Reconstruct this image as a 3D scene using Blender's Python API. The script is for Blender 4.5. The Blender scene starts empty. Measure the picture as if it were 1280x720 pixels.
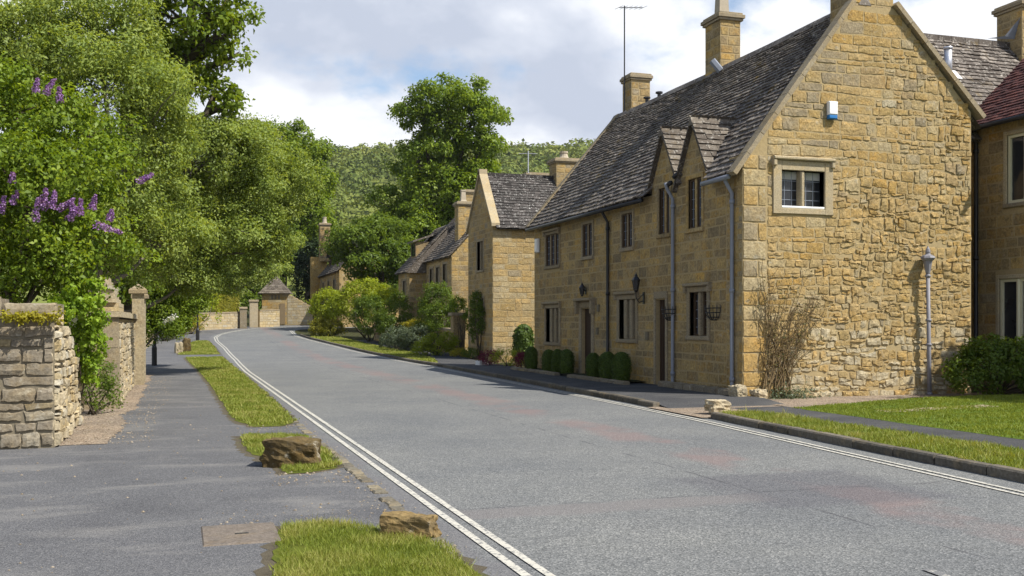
import bpy, math, random
import numpy as np
from mathutils import Vector, noise as mnoise

# ------------------------------------------------------------------ camera, sky, sun, exposure
# World axes: X = across the street (to the right), Y = along the street, Z = up. Camera above the origin.
S = bpy.context.scene
C = S.collection
random.seed(7)
R = math.radians
cam = bpy.data.objects.new('camera', bpy.data.cameras.new('camera'))
C.objects.link(cam)
cam.location = (0, 0, 1.6)
cam.rotation_euler = (R(90), 0, R(-18))
cam.data.sensor_width = 36
cam.data.lens = 36
cam.data.shift_y = 0.0352
cam.data.clip_start = 0.1
cam.data.clip_end = 5000
S.camera = cam
S.view_settings.view_transform = 'Standard'
S.view_settings.look = 'None'
S.view_settings.exposure = 0.56
S.view_settings.gamma = 1.0
S.view_settings.use_curve_mapping = False
S.render.engine = 'CYCLES'
S.cycles.max_bounces = 6
S.cycles.diffuse_bounces = 3
S.cycles.transmission_bounces = 3
S.cycles.transparent_max_bounces = 4
S.cycles.use_denoising = True

SUN_DIR = Vector((1.0, -1.0, 1.75)).normalized()      # towards the sun
SUN_EL = math.asin(SUN_DIR.z)
SUN_AZ = math.atan2(SUN_DIR.x, SUN_DIR.y)
sl = bpy.data.lights.new('sun', 'SUN')
sl.energy = 5.0
sl.angle = R(0.53)
sl.color = (1.0, 0.95, 0.86)
so = bpy.data.objects.new('sun', sl)
C.objects.link(so)
so.rotation_euler = SUN_DIR.to_track_quat('Z', 'Y').to_euler()
so.location = (20, -20, 40)


def nd(nt, typ, props=None, **ins):
    n = nt.nodes.new(typ)
    for k, v in (props or {}).items():
        setattr(n, k, v)
    for k, v in ins.items():
        key = k.replace('_', ' ')
        sock = None
        if key.startswith('i') and key[1:].isdigit():
            sock = n.inputs[int(key[1:])]
        else:
            sock = n.inputs[key]
        if isinstance(v, bpy.types.NodeSocket):
            nt.links.new(v, sock)
        elif isinstance(v, bpy.types.Node):
            nt.links.new(v.outputs[0], sock)
        else:
            sock.default_value = v
    return n


def ramp(nt, fac, stops, interp='LINEAR'):
    n = nt.nodes.new('ShaderNodeValToRGB')
    n.color_ramp.interpolation = interp
    el = n.color_ramp.elements
    while len(el) < len(stops):
        el.new(0.5)
    for e, (p, c) in zip(el, stops):
        e.position = p
        e.color = (c[0], c[1], c[2], 1) if not isinstance(c, (int, float)) else (c, c, c, 1)
    nt.links.new(fac if isinstance(fac, bpy.types.NodeSocket) else fac.outputs[0], n.inputs[0])
    return n.outputs[0]


def mix(nt, fac, a, b, mode='MIX'):
    n = nt.nodes.new('ShaderNodeMix')
    n.data_type = 'RGBA'
    n.blend_type = mode
    for sock, v in ((n.inputs[0], fac), (n.inputs[6], a), (n.inputs[7], b)):
        if isinstance(v, bpy.types.NodeSocket):
            nt.links.new(v, sock)
        elif isinstance(v, (tuple, list)):
            sock.default_value = (v[0], v[1], v[2], 1)
        else:
            sock.default_value = v
    return n.outputs[2]


def mth(nt, op, a, b=None, c=None, clamp=False):
    n = nt.nodes.new('ShaderNodeMath')
    n.operation = op
    n.use_clamp = clamp
    for i, v in enumerate((a, b, c)):
        if v is None:
            continue
        if isinstance(v, bpy.types.NodeSocket):
            nt.links.new(v, n.inputs[i])
        else:
            n.inputs[i].default_value = v
    return n.outputs[0]


def noi(nt, vec, scale, detail=4, rough=0.55, dist=0.0):
    return nd(nt, 'ShaderNodeTexNoise', Vector=vec, Scale=scale, Detail=detail, Roughness=rough, Distortion=dist).outputs[0]


W = bpy.data.worlds.new('World')
S.world = W
W.use_nodes = True
wt = W.node_tree
wt.nodes.clear()
sky = nd(wt, 'ShaderNodeTexSky', {'sky_type': 'NISHITA', 'sun_disc': False, 'sun_elevation': SUN_EL,
                                  'sun_rotation': SUN_AZ, 'air_density': 1.0, 'dust_density': 0.6, 'ozone_density': 1.0})
bg_sky = nd(wt, 'ShaderNodeBackground', Color=sky.outputs[0], Strength=0.115)
tc = nd(wt, 'ShaderNodeTexCoord')
sep = nd(wt, 'ShaderNodeSeparateXYZ', Vector=tc.outputs['Generated'])
den = mth(wt, 'ADD', mth(wt, 'MAXIMUM', sep.outputs[2], 0.0), 0.34)
cx = mth(wt, 'DIVIDE', sep.outputs[0], den)
cy = mth(wt, 'DIVIDE', sep.outputs[1], den)
cv = nd(wt, 'ShaderNodeCombineXYZ', X=cx, Y=cy, Z=1.1).outputs[0]
n1 = noi(wt, cv, 1.7, 9, 0.54, 0.1)
cover = ramp(wt, n1, [(0.345, 0.0), (0.435, 1.0)], 'EASE')
thin = ramp(wt, sep.outputs[2], [(0.34, 1.0), (0.60, 0.0)], 'EASE')
cover = mth(wt, 'MULTIPLY', cover, thin, clamp=True)
cv2 = nd(wt, 'ShaderNodeVectorMath', {'operation': 'ADD'}, i0=cv, i1=(3.1, 7.7, 1.3)).outputs[0]
n2 = noi(wt, cv2, 2.2, 7, 0.54, 0.1)
ccol = ramp(wt, n2, [(0.36, (0.50, 0.55, 0.66)), (0.45, (0.66, 0.70, 0.79)), (0.52, (0.88, 0.90, 0.94)), (0.62, (0.97, 0.975, 0.99))])
bg_cl = nd(wt, 'ShaderNodeBackground', Color=ccol, Strength=0.80)
mx = nd(wt, 'ShaderNodeMixShader', i0=cover, i1=bg_sky, i2=bg_cl)
nd(wt, 'ShaderNodeOutputWorld', Surface=mx)


# ------------------------------------------------------------------ terrain profile
def zf(Y):
    if Y < 40:
        return 0.0
    if Y < 60:
        return 0.0011 * (Y - 40) ** 2
    return 0.44 + 0.044 * (Y - 60)


# ------------------------------------------------------------------ mesh helpers
ORG = {}


def set_props(o, label=None, cat=None, group=None, kind=None):
    if label: o['label'] = label
    if cat: o['category'] = cat
    if group: o['group'] = group
    if kind: o['kind'] = kind
    return o


def thing(name, label, cat, loc=(0, 0, 0), group=None):
    o = bpy.data.objects.new(name, None)
    o.empty_display_size = 0.3
    C.objects.link(o)
    o.location = loc
    ORG[o.name] = Vector(loc)
    return set_props(o, label, cat, group)


def org(p):
    return ORG.get(p.name, Vector((0, 0, 0))) if p else Vector((0, 0, 0))


def link_mesh(name, me, mats, parent, origin):
    for m in (mats if isinstance(mats, (list, tuple)) else [mats]):
        me.materials.append(m)
    o = bpy.data.objects.new(name, me)
    C.objects.link(o)
    if parent:
        o.parent = parent
        ORG[o.name] = origin
    else:
        o.location = origin
        ORG[o.name] = Vector(origin)
    return o


class MB:
    def __init__(self):
        self.v, self.f, self.m, self.r = [], [], [], []

    def add(self, verts, faces, mat=0, rnd=None):
        b = len(self.v)
        self.v.extend([tuple(p) for p in verts])
        r = random.random() if rnd is None else rnd
        for f in faces:
            self.f.append([b + i for i in f])
            self.m.append(mat)
            self.r.append(r)

    def box(self, x0, x1, y0, y1, z0, z1, mat=0, rnd=None):
        v = [(x0, y0, z0), (x1, y0, z0), (x1, y1, z0), (x0, y1, z0), (x0, y0, z1), (x1, y0, z1), (x1, y1, z1), (x0, y1, z1)]
        self.add(v, [(0, 3, 2, 1), (4, 5, 6, 7), (0, 1, 5, 4), (1, 2, 6, 5), (2, 3, 7, 6), (3, 0, 4, 7)], mat, rnd)

    def fbox(self, F, u0, u1, v0, v1, d0, d1, mat=0, rnd=None, bev=0.0):
        O, U, V, N = F
        if bev:
            p = []
            for (d, e) in ((d0, 0), (d1 - bev if d1 > d0 else d1 + bev, 0), (d1, bev)):
                for (u, v) in ((u0 + e, v0 + e), (u1 - e, v0 + e), (u1 - e, v1 - e), (u0 + e, v1 - e)):
                    p.append(O + U * u + V * v + N * d)
            f = [(0, 3, 2, 1), (8, 9, 10, 11)]
            for k in (0, 4):
                for i in range(4):
                    j = (i + 1) % 4
                    f.append((k + i, k + j, k + 4 + j, k + 4 + i))
            self.add(p, f, mat, rnd)
            return
        p = [O + U * u + V * v + N * d for d in (d0, d1) for (u, v) in ((u0, v0), (u1, v0), (u1, v1), (u0, v1))]
        self.add(p, [(0, 3, 2, 1), (4, 5, 6, 7), (0, 1, 5, 4), (1, 2, 6, 5), (2, 3, 7, 6), (3, 0, 4, 7)], mat, rnd)

    def tube(self, pts, rads, n=7, mat=0, rnd=None, cap=True):
        pts = [Vector(p) for p in pts]
        if not isinstance(rads, (list, tuple)):
            rads = [rads] * len(pts)
        verts, faces = [], []
        up = None
        for i, p in enumerate(pts):
            d = (pts[min(i + 1, len(pts) - 1)] - pts[max(i - 1, 0)])
            if d.length < 1e-9: d = Vector((0, 0, 1))
            d.normalize()
            if up is None:
                up = Vector((1, 0, 0)) if abs(d.x) < 0.8 else Vector((0, 1, 0))
            a = d.cross(up)
            if a.length < 1e-6: a = d.orthogonal()
            a.normalize()
            b = d.cross(a)
            up = -b.cross(d) if False else a.cross(d)
            for k in range(n):
                t = 2 * math.pi * k / n
                verts.append(p + (a * math.cos(t) + b * math.sin(t)) * rads[i])
        for i in range(len(pts) - 1):
            for k in range(n):
                k2 = (k + 1) % n
                faces.append((i * n + k, i * n + k2, (i + 1) * n + k2, (i + 1) * n + k))
        if cap:
            faces.append(tuple(range(n - 1, -1, -1)))
            faces.append(tuple((len(pts) - 1) * n + k for k in range(n)))
        self.add(verts, faces, mat, rnd)

    def lathe(self, c, prof, n=16, mat=0, rnd=None):
        self.tube([(c[0], c[1], c[2] + z) for (_, z) in prof], [r for (r, _) in prof], n, mat, rnd) if False else self._lathe(c, prof, n, mat, rnd)

    def _lathe(self, c, prof, n, mat, rnd):
        verts, faces = [], []
        for (r, z) in prof:
            for k in range(n):
                t = 2 * math.pi * (k + 0.5) / n
                verts.append((c[0] + r * math.cos(t), c[1] + r * math.sin(t), c[2] + z))
        for i in range(len(prof) - 1):
            for k in range(n):
                k2 = (k + 1) % n
                faces.append((i * n + k, i * n + k2, (i + 1) * n + k2, (i + 1) * n + k))
        faces.append(tuple(range(n - 1, -1, -1)))
        faces.append(tuple((len(prof) - 1) * n + k for k in range(n)))
        self.add(verts, faces, mat, rnd)

    def build(self, name, mats, parent=None, smooth=False, origin=None):
        o_ = org(parent) if parent else Vector(origin or (0, 0, 0))
        me = bpy.data.meshes.new(name)
        vv = np.array(self.v, dtype=np.float64).reshape(-1, 3) - np.array(o_)
        me.from_pydata([tuple(p) for p in vv], [], self.f)
        me.polygons.foreach_set('material_index', self.m)
        if smooth:
            me.polygons.foreach_set('use_smooth', [True] * len(self.f))
        a = me.attributes.new('rnd', 'FLOAT', 'FACE')
        a.data.foreach_set('value', self.r)
        me.update()
        return link_mesh(name, me, mats, parent, o_)


def np_quads(name, V, mat, parent=None, rnd=None, n=4, origin=(0, 0, 0), smooth=False):
    """V: (k, n, 3) polygons; one float per polygon in 'rnd'."""
    o_ = org(parent) if parent else Vector(origin)
    k = len(V)
    me = bpy.data.meshes.new(name)
    me.vertices.add(k * n)
    me.vertices.foreach_set('co', (V.reshape(-1, 3) - np.array(o_)).astype(np.float32).ravel())
    me.loops.add(k * n)
    me.loops.foreach_set('vertex_index', np.arange(k * n, dtype=np.int32))
    me.polygons.add(k)
    me.polygons.foreach_set('loop_start', np.arange(0, k * n, n, dtype=np.int32))
    me.polygons.foreach_set('loop_total', np.full(k, n, dtype=np.int32))
    if rnd is not None:
        a = me.attributes.new('rnd', 'FLOAT', 'FACE')
        a.data.foreach_set('value', rnd.astype(np.float32))
    me.update(calc_edges=True)
    return link_mesh(name, me, mat, parent, o_)


def copy_tree(o, loc, label=None, scale=None, rotz=None):
    r = o.copy()
    C.objects.link(r)
    r.location = loc
    if scale: r.scale = scale if isinstance(scale, (tuple, list)) else (scale,) * 3
    if rotz is not None: r.rotation_euler = (0, 0, rotz)
    if label: r['label'] = label
    for ch in list(o.children):
        c = ch.copy()
        C.objects.link(c)
        c.parent = r
        for g in list(ch.children):
            d = g.copy()
            C.objects.link(d)
            d.parent = c
    return r


# ------------------------------------------------------------------ materials
MATS = {}


def newmat(name):
    m = bpy.data.materials.new(name)
    m.use_nodes = True
    nt = m.node_tree
    nt.nodes.clear()
    MATS[name] = m
    return m, nt


def finish(nt, color, rough=0.8, bump=None, bstr=0.3, bdist=0.02, spec=0.3, metallic=0.0, shader=None):
    kw = dict(Roughness=rough, Metallic=metallic)
    b = nd(nt, 'ShaderNodeBsdfPrincipled', **{'Base_Color': color if isinstance(color, bpy.types.NodeSocket) else (*color[:3], 1)}, **kw)
    b.inputs['Specular IOR Level'].default_value = spec
    if bump is not None:
        bn = nd(nt, 'ShaderNodeBump', Strength=bstr, Distance=bdist, Height=bump)
        nt.links.new(bn.outputs[0], b.inputs['Normal'])
    nd(nt, 'ShaderNodeOutputMaterial', Surface=b)
    return b


def objc(nt):
    return nd(nt, 'ShaderNodeTexCoord').outputs['Object']


def att(nt):
    return nd(nt, 'ShaderNodeAttribute', {'attribute_name': 'rnd'}).outputs['Fac']


def m_stone(name, stops, bstr=0.5, lichen=0.5, fine=26, stain=(0.24, 0.19, 0.12), blotch=0.35):
    m, nt = newmat(name)
    co = objc(nt)
    base = ramp(nt, att(nt), stops)
    a = noi(nt, co, 1.3, 3)
    b = noi(nt, co, fine, 7, 0.65)
    c = noi(nt, co, 7.0, 5, 0.6)
    col = mix(nt, ramp(nt, b, [(0.3, 0.0), (0.7, 1.0)]), mix(nt, 1.0, base, (0.60, 0.57, 0.52), 'MULTIPLY'), mix(nt, 1.0, base, (1.24, 1.22, 1.16), 'MULTIPLY'))
    col = mix(nt, mth(nt, 'MULTIPLY', ramp(nt, c, [(0.52, 0.0), (0.68, 1.0)]), 0.55), col, stain)
    col = mix(nt, mth(nt, 'MULTIPLY', ramp(nt, noi(nt, co, 4.2, 8, 0.7, 0.6), [(0.58, 0.0), (0.66, 1.0)]), lichen), col, (0.42, 0.40, 0.33))
    col = mix(nt, mth(nt, 'MULTIPLY', ramp(nt, a, [(0.4, 0.0), (0.62, 1.0)]), blotch), col, mix(nt, 1.0, col, (0.70, 0.71, 0.75), 'MULTIPLY'))
    col = mix(nt, mth(nt, 'MULTIPLY', ramp(nt, noi(nt, co, 2.1, 6, 0.7, 0.5), [(0.5, 0.0), (0.62, 1.0)]), blotch * 0.9), col, mix(nt, 1.0, col, (1.16, 0.98, 0.62), 'MULTIPLY'))
    h = mth(nt, 'ADD', b, mth(nt, 'MULTIPLY', c, 1.5))
    finish(nt, col, 0.92, h, bstr, 0.015, 0.15)
    return m


OCHRE = [(0.0, (0.40, 0.27, 0.10)), (0.18, (0.38, 0.275, 0.125)), (0.36, (0.44, 0.325, 0.16)), (0.5, (0.37, 0.27, 0.12)),
         (0.64, (0.44, 0.365, 0.225)), (0.78, (0.30, 0.25, 0.17)), (0.9, (0.42, 0.285, 0.11)), (1.0, (0.45, 0.40, 0.29))]
BUFF = [(0.0, (0.36, 0.245, 0.10)), (0.25, (0.32, 0.245, 0.13)), (0.45, (0.25, 0.195, 0.115)), (0.6, (0.37, 0.28, 0.14)), (0.8, (0.40, 0.285, 0.115)), (1.0, (0.29, 0.25, 0.18))]
PALE = [(0.0, (0.38, 0.33, 0.24)), (0.3, (0.45, 0.39, 0.28)), (0.6, (0.34, 0.30, 0.22)), (0.8, (0.47, 0.38, 0.22)), (1.0, (0.42, 0.40, 0.34))]
GREYST = [(0.0, (0.19, 0.165, 0.13)), (0.3, (0.25, 0.22, 0.175)), (0.6, (0.21, 0.185, 0.145)), (0.82, (0.27, 0.22, 0.13)), (1.0, (0.30, 0.275, 0.225))]
M_gable = m_stone('ochre_rubble_stone', OCHRE, 1.0, 0.5, 24, (0.22, 0.165, 0.09), 0.5)
M_facade = m_stone('coursed_buff_stone', [(p, tuple(x * 1.10 for x in c)) for p, c in BUFF], 0.7, 0.45, 18, (0.14, 0.11, 0.07), 0.8)
M_pale = m_stone('pale_dry_stone', PALE, 0.6, 0.5)
M_grey = m_stone('grey_weathered_stone', GREYST, 0.6, 0.6)
M_dress = m_stone('dressed_limestone', [(0, (0.40, 0.335, 0.225)), (1, (0.44, 0.375, 0.26))], 0.2, 0.2, 40, (0.33, 0.29, 0.21))
M_dressd = m_stone('weathered_dressed_stone', [(0, (0.27, 0.225, 0.155)), (1, (0.33, 0.28, 0.20))], 0.3, 0.3, 34, (0.17, 0.15, 0.12))
M_boulder = m_stone('mossy_boulder_stone', [(0, (0.105, 0.078, 0.036)), (1, (0.15, 0.11, 0.052))], 1.0, 0.6, 16, (0.05, 0.042, 0.028), 0.8)


def m_simple(name, col, rough=0.6, var=0.12, scale=9, spec=0.3, metallic=0.0, bstr=0.15):
    m, nt = newmat(name)
    co = objc(nt)
    n = noi(nt, co, scale, 6, 0.6)
    c = mix(nt, n, tuple(x * (1 - var) for x in col), tuple(min(1, x * (1 + var)) for x in col))
    finish(nt, c, rough, noi(nt, co, scale * 4, 4), bstr, 0.01, spec, metallic)
    return m


M_mortar = m_simple('lime_mortar', (0.35, 0.27, 0.145), 0.95, 0.35, 14, 0.1, bstr=0.5)
M_mortar2 = m_simple('dark_joint', (0.18, 0.155, 0.11), 0.95, 0.35, 14, 0.1)
M_black = m_simple('black_painted_iron', (0.015, 0.015, 0.017), 0.4, 0.3, 6, 0.4)
M_pipe = m_simple('blue_grey_pipe_paint', (0.20, 0.215, 0.25), 0.5, 0.15, 5, 0.4)
M_lilacpipe = m_simple('grey_lilac_iron_paint', (0.205, 0.20, 0.22), 0.55, 0.25, 8, 0.3)
M_lead = m_simple('lead_sheet', (0.20, 0.22, 0.26), 0.55, 0.25, 6, 0.4)
M_white = m_simple('white_plastic', (0.75, 0.75, 0.74), 0.4, 0.05, 6, 0.4)
M_cream = m_simple('cream_window_paint', (0.62, 0.58, 0.40), 0.45, 0.06, 8, 0.4)
M_blue = m_simple('blue_plastic', (0.02, 0.16, 0.42), 0.4, 0.1, 6, 0.4)
M_door = m_simple('dark_oak_door', (0.045, 0.025, 0.015), 0.6, 0.4, 12, 0.3)
M_wood = m_simple('weathered_timber', (0.20, 0.15, 0.09), 0.85, 0.35, 14, 0.2)
M_oak = m_simple('brown_oak_frame', (0.075, 0.048, 0.028), 0.7, 0.3, 16, 0.2)
M_pot = m_simple('buff_clay_pot', (0.38, 0.33, 0.25), 0.9, 0.3, 10, 0.1)
M_steel = m_simple('galvanised_flue', (0.55, 0.56, 0.60), 0.35, 0.1, 8, 0.5, 0.6)
M_bark = m_simple('tree_bark', (0.085, 0.07, 0.05), 0.95, 0.5, 11, 0.1, bstr=0.8)
M_barkl = m_simple('pale_grey_bark', (0.17, 0.15, 0.12), 0.95, 0.4, 11, 0.1, bstr=0.8)
M_twig = m_simple('dry_rose_stem', (0.16, 0.115, 0.06), 0.9, 0.4, 20, 0.1)
M_curtain = m_simple('pale_curtain', (0.42, 0.42, 0.40), 0.9, 0.2, 20, 0.1)


def m_glass():
    m, nt = newmat('old_window_glass')
    co = objc(nt)
    finish(nt, mix(nt, noi(nt, co, 2.5, 2), (0.008, 0.009, 0.012), (0.03, 0.032, 0.036)), 0.06, noi(nt, co, 5, 2), 0.06, 0.02, 0.5)
    return m


M_glass = m_glass()


def m_slate(name, stops, lich=(0.50, 0.48, 0.43), lamt=0.75, moss=0.3):
    m, nt = newmat(name)
    co = objc(nt)
    base = ramp(nt, att(nt), stops)
    b = noi(nt, co, 22, 7, 0.65)
    col = mix(nt, ramp(nt, b, [(0.3, 0.0), (0.7, 1.0)]), mix(nt, 1.0, base, (0.65, 0.65, 0.66), 'MULTIPLY'), mix(nt, 1.0, base, (1.2, 1.18, 1.14), 'MULTIPLY'))
    sp = mth(nt, 'MULTIPLY', ramp(nt, noi(nt, co, 11, 8, 0.72, 0.4), [(0.55, 0.0), (0.63, 1.0)]), lamt)
    col = mix(nt, sp, col, lich)
    ms = mth(nt, 'MULTIPLY', mth(nt, 'MULTIPLY', ramp(nt, noi(nt, co, 3.5, 6, 0.7), [(0.55, 0.0), (0.64, 1.0)]), ramp(nt, noi(nt, co, 0.5, 2), [(0.48, 0.0), (0.6, 1.0)])), moss)
    col = mix(nt, ms, col, (0.16, 0.11, 0.03))
    finish(nt, col, 0.9, mth(nt, 'ADD', b, noi(nt, co, 6, 4)), 0.5, 0.012, 0.2)
    return m


M_slate = m_slate('stone_slates', [(0, (0.075, 0.063, 0.054)), (0.4, (0.115, 0.098, 0.085)), (0.75, (0.155, 0.135, 0.118)), (1, (0.23, 0.20, 0.17))], (0.50, 0.47, 0.42), 0.8, moss=0.9)
M_slate2 = m_slate('dormer_stone_slates', [(0, (0.085, 0.071, 0.058)), (0.5, (0.125, 0.106, 0.087)), (1, (0.185, 0.16, 0.13))], lamt=0.45)
M_slate3 = m_slate('dark_speckled_slates', [(0, (0.04, 0.036, 0.034)), (0.5, (0.06, 0.055, 0.052)), (1, (0.095, 0.085, 0.08))], (0.42, 0.41, 0.38), 0.8, 0.0)
M_tile = m_slate('red_clay_tiles', [(0, (0.065, 0.030, 0.030)), (0.5, (0.095, 0.040, 0.037)), (1, (0.14, 0.056, 0.048))], (0.20, 0.13, 0.12), 0.3, 0.0)


def m_leaf(name, c0, c1, c2, trans=0.42, rough=0.5, spec=0.25):
    m, nt = newmat(name)
    a = att(nt)
    col = ramp(nt, a, [(0, c0), (0.5, c1), (1, c2)])
    b = nd(nt, 'ShaderNodeBsdfPrincipled', **{'Base_Color': col}, Roughness=rough)
    b.inputs['Specular IOR Level'].default_value = spec
    t = nd(nt, 'ShaderNodeBsdfTranslucent', Color=mix(nt, 1.0, col, (1.5, 1.35, 0.5), 'MULTIPLY'))
    mxs = nd(nt, 'ShaderNodeMixShader', i0=trans, i1=b, i2=t)
    nd(nt, 'ShaderNodeOutputMaterial', Surface=mxs)
    return m


L_lilac = m_leaf('lilac_leaf', (0.079, 0.136, 0.014), (0.151, 0.226, 0.020), (0.261, 0.339, 0.037))
L_olive = m_leaf('sage_green_leaf', (0.124, 0.184, 0.036), (0.221, 0.291, 0.064), (0.345, 0.408, 0.110))
L_chest = m_leaf('broad_dark_leaf', (0.075, 0.124, 0.012), (0.145, 0.209, 0.020), (0.244, 0.311, 0.030), 0.4)
L_dark = m_leaf('deep_green_leaf', (0.058, 0.102, 0.013), (0.099, 0.153, 0.018), (0.157, 0.220, 0.028))
L_syc = m_leaf('maple_green_leaf', (0.081, 0.140, 0.014), (0.156, 0.230, 0.022), (0.237, 0.319, 0.034))
L_ivy = m_leaf('bright_creeper_leaf', (0.13, 0.22, 0.02), (0.22, 0.34, 0.03), (0.31, 0.43, 0.05))
L_yew = m_leaf('yew_needles', (0.018, 0.032, 0.012), (0.03, 0.05, 0.016), (0.045, 0.07, 0.02), 0.1)
L_box = m_leaf('box_leaf', (0.035, 0.065, 0.011), (0.065, 0.11, 0.016), (0.11, 0.165, 0.024), 0.2)
L_yel = m_leaf('golden_leaf', (0.22, 0.22, 0.02), (0.33, 0.30, 0.025), (0.40, 0.36, 0.04))
L_hedge = m_leaf('golden_conifer_leaf', (0.16, 0.17, 0.015), (0.24, 0.23, 0.02), (0.30, 0.28, 0.03), 0.2)
L_shrub = m_leaf('bright_shrub_leaf', (0.139, 0.192, 0.014), (0.244, 0.299, 0.020), (0.336, 0.384, 0.035))
L_grey = m_leaf('grey_green_leaf', (0.06, 0.085, 0.05), (0.10, 0.13, 0.075), (0.14, 0.17, 0.10), 0.25)
L_red = m_leaf('purple_red_leaf', (0.09, 0.012, 0.03), (0.15, 0.02, 0.05), (0.25, 0.04, 0.10), 0.3)
L_purple = m_leaf('lilac_flower', (0.15, 0.055, 0.24), (0.28, 0.14, 0.38), (0.48, 0.32, 0.54), 0.3)
L_whitef = m_leaf('white_blossom', (0.55, 0.57, 0.52), (0.68, 0.69, 0.66), (0.78, 0.78, 0.76), 0.3)
L_wood = m_leaf('far_wood_leaf', (0.087, 0.119, 0.028), (0.145, 0.181, 0.042), (0.220, 0.243, 0.065), 0.2, 0.8, 0.1)
L_grass = m_leaf('grass_blade', (0.145, 0.19, 0.024), (0.22, 0.255, 0.04), (0.37, 0.34, 0.12), 0.3, 0.6)
L_lawn = m_leaf('lawn_blade', (0.13, 0.165, 0.02), (0.18, 0.225, 0.025), (0.24, 0.275, 0.04), 0.3, 0.6)
L_dead = m_leaf('brown_rose_leaf', (0.10, 0.07, 0.03), (0.13, 0.10, 0.03), (0.09, 0.11, 0.03), 0.2)


def m_turf(name, a, b, c):
    m, nt = newmat(name)
    co = objc(nt)
    n = noi(nt, co, 3.0, 8, 0.7)
    f = noi(nt, co, 55, 4, 0.7)
    col = ramp(nt, n, [(0.35, a), (0.55, b), (0.7, c)])
    col = mix(nt, f, mix(nt, 1.0, col, (0.6, 0.6, 0.6), 'MULTIPLY'), col)
    finish(nt, col, 0.95, f, 0.8, 0.02, 0.1)
    return m


M_turf = m_turf('verge_turf', (0.10, 0.13, 0.02), (0.15, 0.17, 0.025), (0.17, 0.145, 0.06))
M_lawn = m_turf('mown_lawn', (0.09, 0.14, 0.02), (0.12, 0.18, 0.022), (0.15, 0.19, 0.03))
M_soil = m_turf('garden_earth', (0.05, 0.045, 0.025), (0.06, 0.065, 0.025), (0.08, 0.065, 0.04))
M_edge = m_turf('gritty_brown_soil', (0.10, 0.085, 0.06), (0.14, 0.12, 0.085), (0.11, 0.115, 0.045))
M_hill = m_turf('hill_pasture', (0.16, 0.20, 0.04), (0.20, 0.23, 0.05), (0.24, 0.25, 0.06))


def band(nt, v, lo, hi, soft):
    a = nd(nt, 'ShaderNodeMapRange', {'clamp': True}, Value=v)
    a.inputs[1].default_value = lo - soft; a.inputs[2].default_value = lo + soft
    b = nd(nt, 'ShaderNodeMapRange', {'clamp': True}, Value=v)
    b.inputs[1].default_value = hi - soft; b.inputs[2].default_value = hi + soft
    return mth(nt, 'SUBTRACT', a.outputs[0], b.outputs[0], clamp=True)


def m_road():
    m, nt = newmat('chipped_road_asphalt')
    co = objc(nt)
    sp = nd(nt, 'ShaderNodeSeparateXYZ', Vector=co)
    x, y = sp.outputs[0], sp.outputs[1]
    wob = mth(nt, 'MULTIPLY', mth(nt, 'SUBTRACT', noi(nt, co, 0.8, 6, 0.65), 0.5), 1.1)
    xw = mth(nt, 'ADD', x, wob)
    yw = mth(nt, 'ADD', y, mth(nt, 'MULTIPLY', wob, 0.35))
    vor = nd(nt, 'ShaderNodeTexVoronoi', Vector=co, Scale=75.0)
    chips = vor.outputs['Color']
    cs = nd(nt, 'ShaderNodeSeparateColor', Color=chips).outputs[0]
    big = noi(nt, co, 0.45, 5, 0.6)
    med = noi(nt, co, 3.0, 6, 0.65)
    base = ramp(nt, cs, [(0.0, (0.085, 0.088, 0.088)), (0.5, (0.148, 0.152, 0.150)), (0.85, (0.19, 0.193, 0.19)), (1.0, (0.27, 0.268, 0.258))])
    base = mix(nt, ramp(nt, big, [(0.35, 0.0), (0.65, 1.0)]), mix(nt, 1.0, base, (0.84, 0.85, 0.87), 'MULTIPLY'), mix(nt, 1.0, base, (1.08, 1.07, 1.04), 'MULTIPLY'))
    base = mix(nt, mth(nt, 'MULTIPLY', ramp(nt, med, [(0.5, 0.0), (0.7, 1.0)]), 0.35), base, (0.10, 0.103, 0.105))
    # worn reddish wheel track
    red = mth(nt, 'MULTIPLY', band(nt, xw, 5.75, 6.45, 0.12), ramp(nt, noi(nt, co, 0.7, 4), [(0.42, 0.0), (0.55, 1.0)]))
    base = mix(nt, mth(nt, 'MULTIPLY', red, 0.5), base, (0.20, 0.135, 0.125))
    # smooth grey margin outside the double line
    marg = band(nt, xw, -5.0, 2.02, 0.06)
    base = mix(nt, mth(nt, 'MULTIPLY', marg, 0.8), base, mix(nt, cs, (0.105, 0.105, 0.11), (0.16, 0.155, 0.155)))
    # trench reinstatement across the carriageway, and a dark patch
    tr = mth(nt, 'MULTIPLY', band(nt, yw, 8.05, 8.5, 0.06), band(nt, x, 2.2, 5.2, 0.1))
    base = mix(nt, mth(nt, 'MULTIPLY', tr, 0.55), base, (0.165, 0.15, 0.145))
    pt = mth(nt, 'MULTIPLY', band(nt, yw, 7.7, 9.6, 0.1), band(nt, xw, 4.9, 6.9, 0.15))
    base = mix(nt, mth(nt, 'MULTIPLY', pt, 0.55), base, mix(nt, cs, (0.06, 0.06, 0.068), (0.125, 0.122, 0.13)))
    # tar joints
    jn = mth(nt, 'ADD', band(nt, mth(nt, 'ADD', x, mth(nt, 'MULTIPLY', wob, 0.08)), 5.22, 5.25, 0.012), band(nt, mth(nt, 'ADD', y, mth(nt, 'MULTIPLY', wob, 0.2)), 8.52, 8.55, 0.02), clamp=True)
    jn = mth(nt, 'MULTIPLY', jn, ramp(nt, noi(nt, co, 1.3, 5), [(0.45, 0.0), (0.55, 1.0)]))
    base = mix(nt, mth(nt, 'MULTIPLY', jn, 0.7), base, (0.045, 0.045, 0.05))
    finish(nt, base, 0.85, mth(nt, 'ADD', vor.outputs['Distance'], mth(nt, 'MULTIPLY', med, 0.6)), 0.6, 0.008, 0.25)
    return m


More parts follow.
